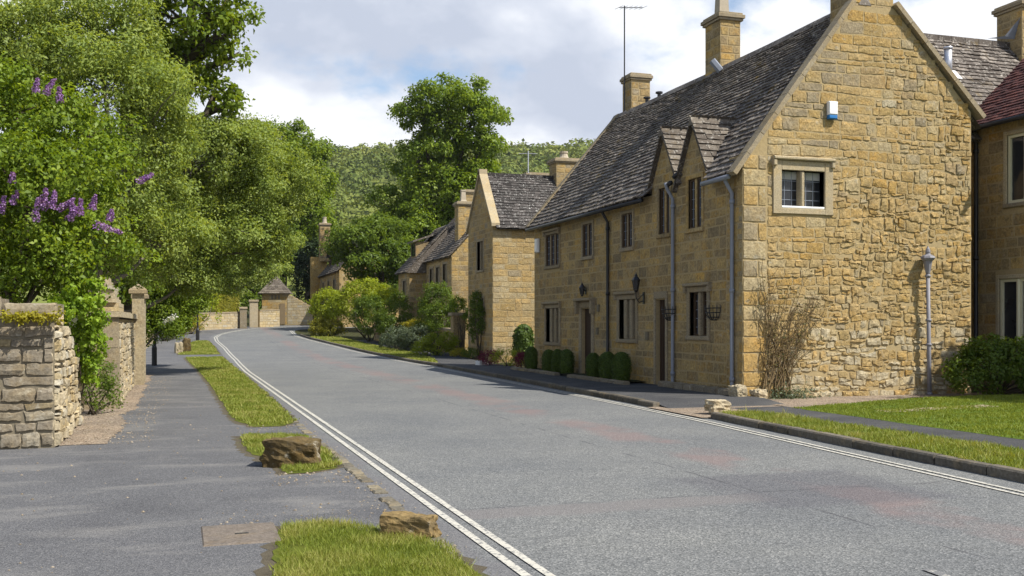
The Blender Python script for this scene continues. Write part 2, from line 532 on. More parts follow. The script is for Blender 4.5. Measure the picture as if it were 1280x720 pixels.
def m_pave(name, k=1.0, streak=True):
    m, nt = newmat(name)
    co = objc(nt)
    vor = nd(nt, 'ShaderNodeTexVoronoi', Vector=co, Scale=110.0)
    cs = nd(nt, 'ShaderNodeSeparateColor', Color=vor.outputs['Color']).outputs[0]
    base = ramp(nt, cs, [(0.0, (0.05 * k, 0.0505 * k, 0.053 * k)), (0.6, (0.088 * k, 0.0885 * k, 0.092 * k)), (0.95, (0.118 * k, 0.117 * k, 0.118 * k)), (1.0, (0.16 * k, 0.155 * k, 0.15 * k))])
    st = nd(nt, 'ShaderNodeMapping', Vector=co)
    st.inputs['Scale'].default_value = (0.55, 1.25, 1.0)
    st.inputs['Rotation'].default_value = (0, 0, R(18))
    s1 = noi(nt, st.outputs[0], 1.2, 7, 0.62, 0.4)
    base = mix(nt, mth(nt, 'MULTIPLY', ramp(nt, s1, [(0.50, 0.0), (0.66, 1.0)]), 0.75), base, mix(nt, cs, (0.11 * k, 0.107 * k, 0.103 * k), (0.165 * k, 0.16 * k, 0.152 * k)))
    base = mix(nt, mth(nt, 'MULTIPLY', ramp(nt, noi(nt, co, 0.9, 5), [(0.32, 1.0), (0.5, 0.0)]), 0.5), base, mix(nt, 1.0, base, (0.66, 0.66, 0.68), 'MULTIPLY'))
    spk = ramp(nt, noi(nt, co, 34, 2, 0.5), [(0.72, 0.0), (0.75, 1.0)])
    base = mix(nt, mth(nt, 'MULTIPLY', spk, 0.3), base, (0.25, 0.235, 0.205))
    finish(nt, base, 0.9, mth(nt, 'ADD', vor.outputs['Distance'], mth(nt, 'MULTIPLY', noi(nt, co, 5, 5), 1.2)), 0.5, 0.01, 0.2)
    return m


def m_gravel():
    m, nt = newmat('buff_gravel')
    co = objc(nt)
    vor = nd(nt, 'ShaderNodeTexVoronoi', Vector=co, Scale=48.0)
    cs = nd(nt, 'ShaderNodeSeparateColor', Color=vor.outputs['Color']).outputs[0]
    base = ramp(nt, cs, [(0.0, (0.15, 0.11, 0.075)), (0.5, (0.26, 0.20, 0.145)), (1.0, (0.42, 0.35, 0.27))])
    base = mix(nt, ramp(nt, noi(nt, co, 1.5, 5), [(0.4, 0.0), (0.65, 0.5)]), base, (0.13, 0.11, 0.09))
    finish(nt, base, 0.95, vor.outputs['Distance'], 0.9, 0.015, 0.1)
    return m


def m_paint(name='worn_road_paint', wear=0.0):
    m, nt = newmat(name)
    co = objc(nt)
    n = ramp(nt, noi(nt, co, 26, 6, 0.7), [(0.40 + wear, 0.0), (0.48 + wear, 1.0)])
    col = mix(nt, n, (0.15, 0.15, 0.15), mix(nt, noi(nt, co, 4, 4), (0.40, 0.38, 0.32), (0.54, 0.52, 0.455)))
    finish(nt, col, 0.7, noi(nt, co, 60, 3), 0.3, 0.005, 0.3)
    return m


M_road = m_road()
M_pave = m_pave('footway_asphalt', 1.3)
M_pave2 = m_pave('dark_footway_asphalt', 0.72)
M_gravel = m_gravel()
M_paint = m_paint()
M_paint2 = m_paint('faded_road_paint', 0.14)
M_kerb = m_stone('dark_kerb_stone', [(0, (0.085, 0.08, 0.07)), (0.6, (0.12, 0.11, 0.095)), (1, (0.17, 0.155, 0.13))], 0.5, 0.15)
M_sett = m_stone('worn_gutter_setts', [(0, (0.13, 0.12, 0.10)), (0.6, (0.19, 0.175, 0.14)), (1, (0.26, 0.23, 0.17))], 0.5, 0.2)


# ------------------------------------------------------------------ ground, road, pavements
def interp(pts, y):
    ys = [p[1] for p in pts]
    xs = [p[0] for p in pts]
    return float(np.interp(y, ys, xs))


def strip(name, y0, y1, xl, xr, off, mat, step=0.5, nx=4, jit=0.0, seed=0, kind='structure', dome=0.0):
    rng = random.Random(seed)
    n = max(2, int((y1 - y0) / step) + 1)
    mb = MB()
    vs = []
    for i in range(n):
        y = y0 + (y1 - y0) * i / (n - 1)
        a = xl(y) if callable(xl) else interp(xl, y)
        b = xr(y) if callable(xr) else interp(xr, y)
        of = off(y) if callable(off) else off
        a += jit * (rng.random() - 0.5) * 2
        b += jit * (rng.random() - 0.5) * 2
        for j in range(nx + 1):
            t = j / nx
            vs.append((a + (b - a) * t, y, zf(y) + of + dome * (1 - (2 * t - 1) ** 2) * min(1, i * 3 / n, (n - 1 - i) * 3 / n)))
    fs = []
    for i in range(n - 1):
        for j in range(nx):
            k = i * (nx + 1) + j
            fs.append((k, k + 1, k + nx + 2, k + nx + 1))
    mb.add(vs, fs, 0, 0.5)
    o = mb.build(name, mat)
    o['kind'] = kind
    return o


def hill_z(X, Y):
    hd = X * 0.309 + Y * 0.951
    lat = X * 0.951 - Y * 0.309
    if hd < 112:
        z = zf(min(Y, 112))
    else:
        z = float(np.interp(hd, [112, 170, 250, 330, 450, 560, 660, 760, 1100], [2.7, 5, 11, 26, 58, 88, 108, 112, 60]))
        k = min(1, (hd - 112) / 150)
        z += k * (7 * mnoise.noise((X * 0.006, Y * 0.006, 1.7)) + 3 * mnoise.noise((X * 0.02, Y * 0.02, 5.1)))
        z -= k * 0.00012 * lat * lat * (hd / 650) * 0.6
    return z


mb = MB()
xs = [-900, -600, -400, -300, -220, -160, -110, -70, -45, -30, -20, -14] + list(range(-10, 41, 2)) + [45, 55, 70, 90, 110, 130, 150, 175, 200, 230, 260, 300, 340, 380, 430, 480, 540, 620, 720, 900]
ys = [-120, -60, -30, -15, -5] + list(range(0, 112, 3)) + list(range(115, 300, 12)) + list(range(300, 900, 20)) + [950, 1050, 1200]
vs = [(x, y, hill_z(x, y) - 0.035) for y in ys for x in xs]
nx = len(xs)
fs = [(j * nx + i, j * nx + i + 1, (j + 1) * nx + i + 1, (j + 1) * nx + i) for j in range(len(ys) - 1) for i in range(nx - 1)]
mb.add(vs, fs)
mb.m = [1 if (v := vs[f[0]])[0] * 0.309 + v[1] * 0.951 > 150 else 0 for f in fs]
mb.build('ground', [M_soil, M_hill], smooth=True)['kind'] = 'structure'

LINE_L = [(2.12, -6), (2.12, 35), (2.3, 46), (2.28, 57), (2.08, 63), (2.12, 67), (2.5, 70.2), (3.3, 73.6), (4.3, 76.5), (5.4, 79.0), (6.6, 80.7)]
LINE_R = [(6.6, -6), (7.55, 7.7), (8.2, 15.2), (8.35, 18.3), (9.0, 37.7), (8.95, 47.5), (8.3, 57.7), (7.5, 64.9), (7.3, 68.4), (7.7, 76.0)]


def ll(y): return interp(LINE_L, y)
def lr(y): return interp(LINE_R, y)
def kx(y): return lr(y) + 0.28 + 0.20 * max(0, min(1, (18 - y) / 10))


# carriageway: straight part and the bend
strip('road', -6, 70.2, lambda y: ll(y) - 0.35, lambda y: kx(y) + 0.02, 0.0, M_road, 0.8, 8)
mb = MB()
A = [(2.15, 70.2), (3.0, 73.8), (4.0, 76.8), (5.1, 79.4), (6.4, 81.1), (9, 82.6), (14, 84.6), (24, 87.5), (40, 91)]
B = [(7.6, 70.2), (7.65, 71.5), (7.75, 73.5), (8.0, 75.5), (8.6, 77.0), (10.5, 78.6), (14.5, 80.4), (25, 83.3), (41, 86.8)]
vs = []
for (a, b) in zip(A, B):
    for t in (0, 0.33, 0.66, 1):
        x, y = a[0] + (b[0] - a[0]) * t, a[1] + (b[1] - a[1]) * t
        vs.append((x, y, zf(y)))
fs = [(i * 4 + j, i * 4 + j + 1, i * 4 + j + 5, i * 4 + j + 4) for i in range(len(A) - 1) for j in range(3)]
mb.add(vs, fs)
mb.build('road_bend', M_road)['kind'] = 'structure'


def line_mesh(name, pts, w, off=0.008):
    mb = MB()
    dense = []
    for (a, b) in zip(pts[:-1], pts[1:]):
        n = max(1, int(math.hypot(b[0] - a[0], b[1] - a[1]) / 0.8))
        for i in range(n):
            dense.append((a[0] + (b[0] - a[0]) * i / n, a[1] + (b[1] - a[1]) * i / n))
    dense.append(pts[-1])
    vs, fs = [], []
    for i, p in enumerate(dense):
        q0, q1 = dense[max(0, i - 1)], dense[min(len(dense) - 1, i + 1)]
        d = Vector((q1[0] - q0[0], q1[1] - q0[1])).normalized()
        nrm = Vector((d.y, -d.x))
        ww = w * (0.5 + 0.06 * (random.random() - 0.5))
        for s in (-1, 1):
            x, y = p[0] + nrm.x * s * ww, p[1] + nrm.y * s * ww
            vs.append((x, y, zf(y) + off))
    fs = [(2 * i, 2 * i + 1, 2 * i + 3, 2 * i + 2) for i in range(len(dense) - 1)]
    mb.add(vs, fs)
    o = mb.build(name, M_paint)
    o['kind'] = 'structure'
    return o


def offs(pts, d):
    out = []
    for i, p in enumerate(pts):
        q0, q1 = pts[max(0, i - 1)], pts[min(len(pts) - 1, i + 1)]
        t = Vector((q1[0] - q0[0], q1[1] - q0[1])).normalized()
        out.append((p[0] + t.y * d, p[1] - t.x * d))
    return out


bend_l = [(9.0, 82.2), (14, 84.2), (24, 87.1)]
line_mesh('road_line', offs(LINE_L + bend_l, -0.03), 0.062)
line_mesh('road_line', offs(LINE_L + bend_l, 0.115), 0.062)
line_mesh('road_line', offs(LINE_R, -0.07), 0.055)
line_mesh('road_line', offs(LINE_R, 0.06), 0.055)
o = line_mesh('road_marking', [(4.55, 4.4), (4.62, 5.5)], 0.07); o.data.materials[0] = M_paint2

# left pavement and drive crossing (asphalt)
VLE = [(0.95, 10), (0.85, 15), (0.87, 18.4), (0.77, 28.4), (0.57, 38.9), (0.2, 50), (-0.2, 54), (0.3, 62), (1.2, 68), (2.2, 72)]
strip('pavement', 14.2, 64, -2.0 if False else (lambda y: -2.2 - max(0, (y - 48) * 0.25)), lambda y: ll(y) - 0.33, 0.004, M_pave, 0.8, 6)
strip('driveway', -6, 14.2, lambda y: -16.0, lambda y: 1.78, 0.004, M_pave, 0.8, 12)
mb = MB()
A = [(-6.2, 64), (-5.5, 70), (-4, 75), (-1, 79), (3, 81.5), (6.4, 83.2), (12, 85.6), (24, 89)]
B = [(1.75, 64), (1.8, 67), (2.2, 70.5), (3.0, 74), (4.0, 77), (6.2, 81.0), (11, 83.3), (24, 87.4)]
vs = [(a[0] + (b[0] - a[0]) * t, a[1] + (b[1] - a[1]) * t, zf(a[1] + (b[1] - a[1]) * t) + 0.004 - 0.008 * (t == 1)) for a, b in zip(A, B) for t in (0, 0.25, 0.5, 0.75, 1)]
fs = [(i * 5 + j, i * 5 + j + 1, i * 5 + j + 6, i * 5 + j + 5) for i in range(len(A) - 1) for j in range(4)]
mb.add(vs, fs)
mb.build('pavement_bend', M_pave)['kind'] = 'structure'
# gravel by the left walls
strip('gravel_path', 14.6, 21.5, lambda y: -5.0 + 0.0 * y if y > 17.5 else -1.6, lambda y: -0.85 + 0.30 * mnoise.noise((y * .5, 1, 1)) + .10 * mnoise.noise((y * 3, 2, 1)), 0.010, M_gravel, 0.12, 6, 0.03, 3)
strip('gravel_path', 21.5, 34, lambda y: -1.6, lambda y: -0.80 + .14 * mnoise.noise((y * .6, 3, 1)) + .07 * mnoise.noise((y * 3, 2, 5)), 0.010, M_gravel, 0.15, 3, 0.02, 4)
# manhole slab
mb = MB(); mb.fbox((Vector((0, 0, 0)), Vector((1, 0, 0)), Vector((0, 1, 0)), Vector((0, 0, 1))), 0.16, 0.72, 7.66, 8.4, -0.02, 0.014, 0, None, .01); mb.box(.40, .50, 8.0, 8.03, .0145, .0165, 1)
o = mb.build('concrete_slab', [m_stone('pinkish_concrete', [(0, (0.18, 0.155, 0.135)), (1, (0.20, 0.175, 0.15))], .6, .3, 40, (0.11, 0.10, 0.09)), M_black]); o['kind'] = 'structure'
# worn setts along the channel
mb = MB()
y = 6.9
while y < 17:
    l = random.uniform(0.16, 0.26)
    if random.random() < 0.72:
        x = 1.80 + random.uniform(-0.012, 0.012)
        w = 0.13
        F = (Vector((x, y, 0)), Vector((1, 0, 0)), Vector((0, 1, 0)), Vector((0, 0, 1)))
        mb.fbox(F, -w / 2, w / 2, 0.016, l - 0.018, -0.03, 0.012 + random.uniform(0, 0.014), 0, None, 0.014)
    y += l
mb.build('kerb_channel', M_sett)['kind'] = 'structure'

# right side: kerbs, footway, verges, lawn, gravel
def kerb(y0, y1, h=0.11, w=0.14):
    mb = MB()
    y = y0
    while y < y1:
        l = min(random.uniform(0.75, 1.05), y1 - y)
        a, b = kx(y), kx(y + l)
        dz = random.uniform(-0.006, 0.006)
        j = random.uniform(-0.012, 0.012)
        g = 0.008
        z0, z1 = zf(y), zf(y + l)
        e = 0.02
        vs = [(a + j, y + g, z0 - 0.05), (a + w + j, y + g, z0 - 0.05), (b + w + j, y + l - g, z1 - 0.05), (b + j, y + l - g, z1 - 0.05),
              (a + j, y + g, z0 + h - e + dz), (a + w + j, y + g, z0 + h + dz), (b + w + j, y + l - g, z1 + h + dz), (b + j, y + l - g, z1 + h - e + dz),
              (a + e + j, y + g, z0 + h + dz), (b + e + j, y + l - g, z1 + h + dz)]
        mb.add(vs, [(0, 4, 8, 5, 1), (0, 3, 7, 4), (4, 7, 9, 8), (8, 9, 6, 5), (1, 5, 6, 2), (3, 2, 6, 9, 7)])
        y += l
    o = mb.build('kerb', M_kerb)
    o['kind'] = 'structure'


kerb(-5, 15.45)
kerb(17.75, 69)
strip('pavement', 17.3, 38.5, lambda y: kx(y) + 0.13, lambda y: 11.3, lambda y: 0.098 if y > 18.2 else 0.015 + .083 * (y - 17.3) / .9, M_pave2, 0.3, 6)
strip('pavement', 38.5, 62, lambda y: interp([(9.45, 38.5), (10.6, 44), (11.0, 50), (10.6, 56), (9.9, 62)], y), lambda y: interp([(11.4, 38.5), (12.1, 44), (12.6, 50), (12.3, 56), (11.6, 62)], y), 0.098, M_pave2, 0.8, 4)
strip('verge', 38.6, 66, lambda y: kx(y) + 0.13, lambda y: interp([(9.5, 38.5), (10.6, 44), (11.0, 50), (10.6, 56), (9.6, 66)], y), 0.10, M_turf, 0.6, 4, 0.03)
strip('gravel_path', 15.45, 17.75, lambda y: kx(y) - 0.15, lambda y: 11.4, 0.02, M_gravel, 0.4, 6)
strip('gravel_path', 16.2, 19.0, lambda y: 11.0, lambda y: 24.0, 0.03, M_gravel, 0.4, 8)
strip('verge', -5, 15.5, lambda y: kx(y) + 0.13, lambda y: 9.62 - 0.02 * (y - 10) if y < 15 else 9.3, 0.095, M_turf, 0.5, 4, 0.03, 5)
strip('path', -5, 16.4, lambda y: 9.45, lambda y: 10.6, 0.085, M_pave2, 0.6, 3)
strip('lawn', -5, 17.55, lambda y: 10.5 if y < 16 else 10.5 + (y - 16) * 2.8, lambda y: 26.0, 0.088, M_lawn, 0.5, 10, 0.03, 6)
# small stone slabs set in the lawn
slab = MB(); slab.box(-0.42, 0.42, -0.2, 0.2, -0.03, 0.02)
for i, (x, y, r) in enumerate(((12.0, 14.9, 0.1), (12.95, 15.1, 0.06), (13.9, 15.25, 0.1))):
    if i == 0:
        s0 = slab.build('stepping_stone', M_dressd, origin=(0, 0, 0))
        s0.location = (x, y, 0.072)
        set_props(s0, ['flat stone slab in the lawn nearest the path', '', ''][0], 'stepping stone', 'slabs set in the lawn')
    else:
        s1 = s0.copy(); C.objects.link(s1); s1.location = (x, y, 0.072); s1.rotation_euler.z = r
        s1['label'] = ['', 'flat stone slab in the lawn, middle one of the short row', 'flat stone slab in the lawn closest to the bushy shrub'][i]

# left verges
GA_l = [(0.50, 2), (0.56, 6.6), (0.70, 7.7), (0.76, 8.22)]
GA_r = [(1.75, 2), (1.80, 6.4), (1.80, 7.0), (1.45, 7.75), (1.1, 8.2)]
GB_l = [(1.1, 11.1), (0.95, 12.3), (0.80, 13.4), (0.82, 15.0)]
GB_r = [(1.3, 11.1), (1.68, 11.4), (1.74, 13), (1.68, 14.6), (1.2, 15.05)]
GC_l = [(1.1, 16.3), (0.87, 17.4), (0.85, 18.4), (0.77, 28.4), (0.57, 38.9), (0.25, 48.5)]
GC_r = [(1.5, 16.3), (1.78, 16.8), (1.82, 20), (1.9, 30), (1.9, 48.5)]
GD_l = [(0.0, 51), (-0.1, 54), (0.2, 60), (1.0, 63.5)]
GD_r = [(1.85, 51), (1.8, 58), (1.6, 63.5)]
for i, (a, b, l_, r_) in enumerate(((2, 8.2, GA_l, GA_r), (11.1, 15.0, GB_l, GB_r), (16.3, 48.5, GC_l, GC_r), (51, 63.5, GD_l, GD_r))):
    strip('soil_edge', a - .05, b + .06, [(x - .09, y) for x, y in l_], [(x + .08, y) for x, y in r_], 0.0055, M_edge, 0.12, 4, 0.05, 40 + i)
    strip('verge', a, b, l_, r_, 0.010, M_turf, 0.12, 6, 0.035, 20 + i, dome=0.025)


def blades(name, regions, mat, h=(0.03, 0.07), seed=1, off=0.014):
    """regions: (y0, y1, left, right, density, width) -> one mesh of grass blades."""
    rng = np.random.default_rng(seed)
    out, rn = [], []
    for (y0, y1, l_, r_, dens, w) in regions:
        wmax = max(interp(r_, y) - interp(l_, y) for y in np.linspace(y0, y1, 20))
        n = int((y1 - y0) * wmax * dens)
        y = rng.uniform(y0, y1, n)
        a = np.interp(y, [p[1] for p in l_], [p[0] for p in l_])
        b = np.interp(y, [p[1] for p in r_], [p[0] for p in r_])
        x = a + rng.random(n) * wmax * 1.0 - 0.03
        ed = 0.10 * np.array([mnoise.noise((float(q) * 3.1, 7.7, float(q) * 1.3)) for q in y])
        k = (x < b + 0.05 + ed) & (x > a + ed * .8)
        k &= (rng.random(n) < np.clip((x - a + .05) / .16, .12, 1)) & (rng.random(n) < np.clip((b + .08 - x) / .16, .12, 1))
        k &= (rng.random(n) < np.clip((y - y0 + .02) / .18, .1, 1)) & (rng.random(n) < np.clip((y1 + .02 - y) / .18, .1, 1))
        x, y = x[k], y[k]
        pn = np.array([mnoise.noise((float(p) * 2.2, float(q) * 2.2, 0.3)) for p, q in zip(x, y)])
        pm = np.array([mnoise.noise((float(p) * 6.5, float(q) * 6.5, 4.3)) for p, q in zip(x, y)])
        keep = rng.random(len(x)) < 0.72 + 0.6 * pn + .7 * pm
        x, y, pn = x[keep], y[keep], pn[keep]
        n = len(x)
        z = np.array([zf(float(q)) for q in y]) + off + 0.01
        th = rng.uniform(0, 2 * np.pi, n)
        hh = rng.uniform(h[0], h[1], n) * (1 + 0.5 * pn) * np.where(rng.random(n) < .012, 2.4, 1.0)
        lean = rng.normal(0, 0.6, (n, 2)) * hh[:, None]
        ww = w * rng.uniform(0.7, 1.3, n)
        p0 = np.stack([x - np.cos(th) * ww, y - np.sin(th) * ww, z - 0.01], 1)
        p1 = np.stack([x + np.cos(th) * ww, y + np.sin(th) * ww, z - 0.01], 1)
        p2 = np.stack([x + lean[:, 0], y + lean[:, 1], z + hh], 1)
        out.append(np.stack([p0, p1, p2], 1))
        rn.append(np.clip(0.42 + 0.55 * pn + rng.normal(0, 0.2, n), 0, 1))
    o = np_quads(name, np.concatenate(out), mat, None, np.concatenate(rn), 3)
    return o


o = blades('grass', [(3.2, 8.2, GA_l, GA_r, 12000, 0.0032), (11.1, 15, GB_l, GB_r, 5000, 0.006), (16.3, 30, GC_l, GC_r, 1800, 0.010), (30, 48.5, GC_l, GC_r, 700, 0.018), (51, 63.5, GD_l, GD_r, 500, 0.022)], L_grass, (0.018, 0.042), 2, 0.03)
set_props(o, 'dry tufty grass on the verges beside the left pavement', 'grass', kind='stuff')
o = blades('grass', [(6, 15.5, [(kx(6) + 0.12, 6), (kx(15.5) + 0.12, 15.5)], [(9.65, 6), (9.5, 15), (9.3, 15.5)], 2200, 0.007),
                     (38.6, 66, [(kx(y) + 0.12, y) for y in (38.6, 47, 57, 66)], [(9.5, 38.5), (10.6, 44), (11.0, 50), (10.6, 56), (9.6, 66)], 350, 0.022)], L_grass, (0.025, 0.055), 3, 0.095)
set_props(o, 'rough grass on the narrow strips along the right kerb', 'grass', kind='stuff')
o = blades('grass', [(7, 17.5, [(10.48, 7), (10.48, 16), (14.7, 17.5)], [(19, 7), (19, 17.5)], 1500, 0.008)], L_lawn, (0.012, 0.026), 4, 0.088)
set_props(o, 'short mown green lawn in front of the gable wall', 'grass', kind='stuff')


def grit(name, label, pts, seed):
    rng = np.random.default_rng(seed)
    P = np.concatenate(pts); n = len(P)
    r = rng.gamma(2.2, .0034, n).clip(.003, .02)
    d = np.array([(1, 0, 0), (0, 1, 0), (-1, 0, 0), (0, -1, 0), (0, 0, 1)], float)
    V = P[:, None, :] + d[None] * (r[:, None, None] * rng.uniform(.6, 1.2, (n, 5, 1))) * np.array([1, 1, .75])
    tri = V[:, [[0, 1, 4], [1, 2, 4], [2, 3, 4], [3, 0, 4]], :].reshape(-1, 3, 3)
    o = np_quads(name, tri, M_grit, None, np.repeat(rng.random(n), 4), 3)
    set_props(o, label, 'grit', kind='stuff')


M_block = m_stone('golden_block_stone', [(0, (0.20, 0.145, 0.065)), (1, (0.25, 0.185, 0.09))], .9, .5, 20, (0.08, 0.065, 0.04), .6)
M_grit = m_stone('loose_stone_grit', [(0, (0.14, 0.12, 0.095)), (0.5, (0.26, 0.22, 0.17)), (1, (0.34, 0.30, 0.25))], 0.2, 0.1)
rng = np.random.default_rng(321)


def sc(n, x0, x1, y0, y1, z, px_=1.0):
    x = x0 + (x1 - x0) * rng.random(n) ** px_
    y = rng.uniform(y0, y1, n)
    return np.stack([x, y, np.full(n, z)], 1)


grit('loose_gravel', 'loose stone grit scattered on the left pavement and drive', [sc(1900, -1.5, -.35, 14.5, 21, .012, 1.4), sc(900, -1.1, -.2, 21, 32, .012, 1.4), sc(260, -4, 1.75, 6.5, 14, .006), sc(160, -1, .9, 14, 24, .006),
                       sc(500, 1.62, 1.95, 6.5, 17, .01), sc(140, .3, 1.7, 8.2, 9.2, .006), sc(220, .9, 1.75, 10.3, 11.3, .006), sc(200, .8, 1.7, 15, 16.6, .006)], 7)


# ------------------------------------------------------------------ stone walls
def frame(O, U, N):
    return (Vector(O), Vector(U), Vector((0, 0, 1)), Vector(N))


F_FAC = frame((11.25, 0, 0), (0, 1, 0), (-1, 0, 0))        # u = Y
F_GAB = frame((0, 18.95, 0), (1, 0, 0), (0, -1, 0))        # u = X


def stone_patch(mb, F, c, depth, rough, rnd, rng, nx, ny, mat=0):
    """c: four (u, v) corners counter-clockwise from bottom left; a rough-faced block standing `depth` proud."""
    O, U, V, N = F
    c = np.array(c, float)
    ln = np.linalg.norm(c[1] - c[0]); ht = np.linalg.norm(c[3] - c[0])
    es, et = min(0.25, 0.018 / max(ln, .01)), min(0.25, 0.018 / max(ht, .01))
    s = np.concatenate([[0], np.linspace(es, 1 - es, nx), [1]])
    t = np.concatenate([[0], np.linspace(et, 1 - et, ny), [1]])
    Sg, Tg = np.meshgrid(s, t)
    P = ((1 - Sg) * (1 - Tg))[..., None] * c[0] + (Sg * (1 - Tg))[..., None] * c[1] + (Sg * Tg)[..., None] * c[2] + ((1 - Sg) * Tg)[..., None] * c[3]
    k = 0.004 + 0.010 * rough
    P = P + rng.normal(0, k, P.shape) * (0.8)
    ex_ = 5 - 2.4 * min(1, rough)
    prof = (1 - np.abs(2 * Sg - 1) ** ex_) * (1 - np.abs(2 * Tg - 1) ** ex_)
    k2 = rng.uniform(-50, 50)
    rel = np.array([mnoise.fractal((a_ * 9, b_ * 9, k2), 0.8, 2.0, 3) for a_, b_ in zip(P[..., 0].ravel(), P[..., 1].ravel())]).reshape(Sg.shape)
    tilt = rng.normal(0, 0.5 * rough, 2)
    D = depth * (0.55 + 0.45 * prof + 0.35 * (tilt[0] * (Sg - .5) + tilt[1] * (Tg - .5))) + rng.normal(0, 0.001 + 0.003 * rough, Sg.shape) + rel * (0.002 + 0.012 * rough)
    D = np.maximum(D, 0.004)
    D[0, :] = D[-1, :] = -0.03
    D[:, 0] = D[:, -1] = -0.03
    Q = np.array(O) + P[..., 0:1] * np.array(U) + P[..., 1:2] * np.array(V) + D[..., None] * np.array(N)
    w = len(s)
    b = len(mb.v)
    mb.v.extend(map(tuple, Q.reshape(-1, 3)))
    for j in range(len(t) - 1):
        for i in range(w - 1):
            q = b + j * w + i
            mb.f.append([q, q + 1, q + w + 1, q + w])
            mb.m.append(mat)
            mb.r.append(rnd)


def stones(mb, F, u0, u1, v0, top, holes=(), rowh=lambda v: (0.16, 0.24), length=lambda u, v: (0.25, 0.5), rough=lambda u, v: 0.3,
           depth=(0.012, 0.03), seed=1, tone=lambda u, v, r: r, wave=0.0, res=0.09, gap=0.012):
    """Courses of individual stones between u0 and u1 from v0 up to top(u), leaving the holes (a, b, lo, hi) free."""
    rng = np.random.default_rng(seed)
    vmax = max(top(u) for u in np.linspace(u0, u1, 60))
    rows = [v0]
    while rows[-1] < vmax:
        lo, hi = rowh(rows[-1])
        rows.append(rows[-1] + rng.uniform(lo, hi))
    for k in range(len(rows) - 1):
        a, b = rows[k], rows[k + 1]

        def wv(u, kk):
            v = rows[kk]
            if wave == 0 or kk == 0: return v
            return v + wave * min(1.5, rough(u, v) * 1.6) * mnoise.noise((u * 0.9, kk * 3.7, seed * 1.3))
        ivs, st = [], None
        us = np.arange(u0, u1 + 1e-6, 0.04)
        for u in us:
            ok = top(u) > a + 0.55 * (b - a)
            for h in holes:
                if h[0] < u < h[1] and min(b, h[3]) - max(a, h[2]) > 0.25 * (b - a): ok = False
            if ok and st is None: st = u
            if not ok and st is not None:
                ivs.append((st, u)); st = None
        if st is not None: ivs.append((st, u1))
        for (p, q) in ivs:
            u = p
            while u < q - 0.03:
                lo, hi = length(u, a)
                l = rng.uniform(lo, hi)
                if q - (u + l) < lo * 0.6: l = q - u
                l = min(l, q - u)
                rg = rough(u, a)
                g = gap * (0.6 + 0.7 * rg)
                e0, e1 = u + g / 2, u + l - g / 2
                va0, va1, vb0, vb1 = wv(u, k), wv(u + l, k), wv(u, k + 1), wv(u + l, k + 1)
                cells = []
                if rg > 0.5 and rng.random() < 0.45 * rg and (b - a) > 0.13:
                    f = rng.uniform(0.35, 0.65)
                    m0, m1 = va0 + (vb0 - va0) * f, va1 + (vb1 - va1) * np.clip(f + rng.normal(0, 0.1), .2, .8)
                    if rng.random() < 0.5:
                        h_ = e0 + (e1 - e0) * rng.uniform(0.4, 0.6)
                        vm = (m0 + m1) / 2
                        cells += [[(e0, va0 + g / 2), (h_ - g / 2, (va0 + va1) / 2 + g / 2), (h_ - g / 2, vm - g / 2), (e0, m0 - g / 2)],
                                  [(h_ + g / 2, (va0 + va1) / 2 + g / 2), (e1, va1 + g / 2), (e1, m1 - g / 2), (h_ + g / 2, vm - g / 2)]]
                    else:
                        cells.append([(e0, va0 + g / 2), (e1, va1 + g / 2), (e1, m1 - g / 2), (e0, m0 - g / 2)])
                    cells.append([(e0, m0 + g / 2), (e1, m1 + g / 2), (e1, vb1 - g / 2), (e0, vb0 - g / 2)])
                else:
                    cells.append([(e0, va0 + g / 2), (e1, va1 + g / 2), (e1, vb1 - g / 2), (e0, vb0 - g / 2)])
                for c in cells:
                    c = [(x + rng.normal(0, 0.014 * rg), y + rng.normal(0, 0.014 * rg)) for (x, y) in c]
                    ln, ht = c[1][0] - c[0][0], c[3][1] - c[0][1]
                    if ln < 0.03 or ht < 0.03: continue
                    d = rng.uniform(*depth) * (1 + .8 * rg + 2.0 * max(0, rg - .5))
                    stone_patch(mb, F, c, d, rg, float(np.clip(tone(c[0][0], c[0][1], rng.random()), 0, 1)), rng,
                                int(np.clip(ln / res, 2, 9)), int(np.clip(ht / res, 2, 6)))
                u += l


def backing(mb, F, u0, u1, v0, top, holes=(), mat=1, extra=(), thick=0.35):
    """The mortar plane behind the stones, with the holes left open and their reveals closed."""
    O, U, V, N = F
    us = sorted(set([u0, u1] + [h[0] for h in holes] + [h[1] for h in holes] + list(extra)))
    us = [u for u in us if u0 <= u <= u1]
    P = lambda u, v, d=0.0: O + U * u + V * v + N * d
    for a, b in zip(us[:-1], us[1:]):
        if b - a < 1e-6: continue
        m = (a + b) / 2
        hs = sorted([(h[2], h[3]) for h in holes if h[0] < m < h[1]])
        v = v0
        for (lo, hi) in hs:
            if lo > v + 1e-6: mb.add([P(a, v), P(b, v), P(b, lo), P(a, lo)], [(0, 1, 2, 3)], mat)
            v = hi
        e = 1e-4
        mb.add([P(a, v), P(b, v), P(b, top(b - e)), P(a, top(a + e))], [(0, 1, 2, 3)], mat)
    for (a, b, lo, hi) in holes:
        d = -thick
        mb.add([P(a, lo), P(a, hi), P(a, hi, d), P(a, lo, d)], [(0, 1, 2, 3)], mat)
        mb.add([P(b, lo), P(b, hi), P(b, hi, d), P(b, lo, d)], [(0, 1, 2, 3)], mat)
        mb.add([P(a, hi), P(b, hi), P(b, hi, d), P(a, hi, d)], [(0, 1, 2, 3)], mat)
        mb.add([P(a, lo), P(b, lo), P(b, lo, d), P(a, lo, d)], [(0, 1, 2, 3)], mat)


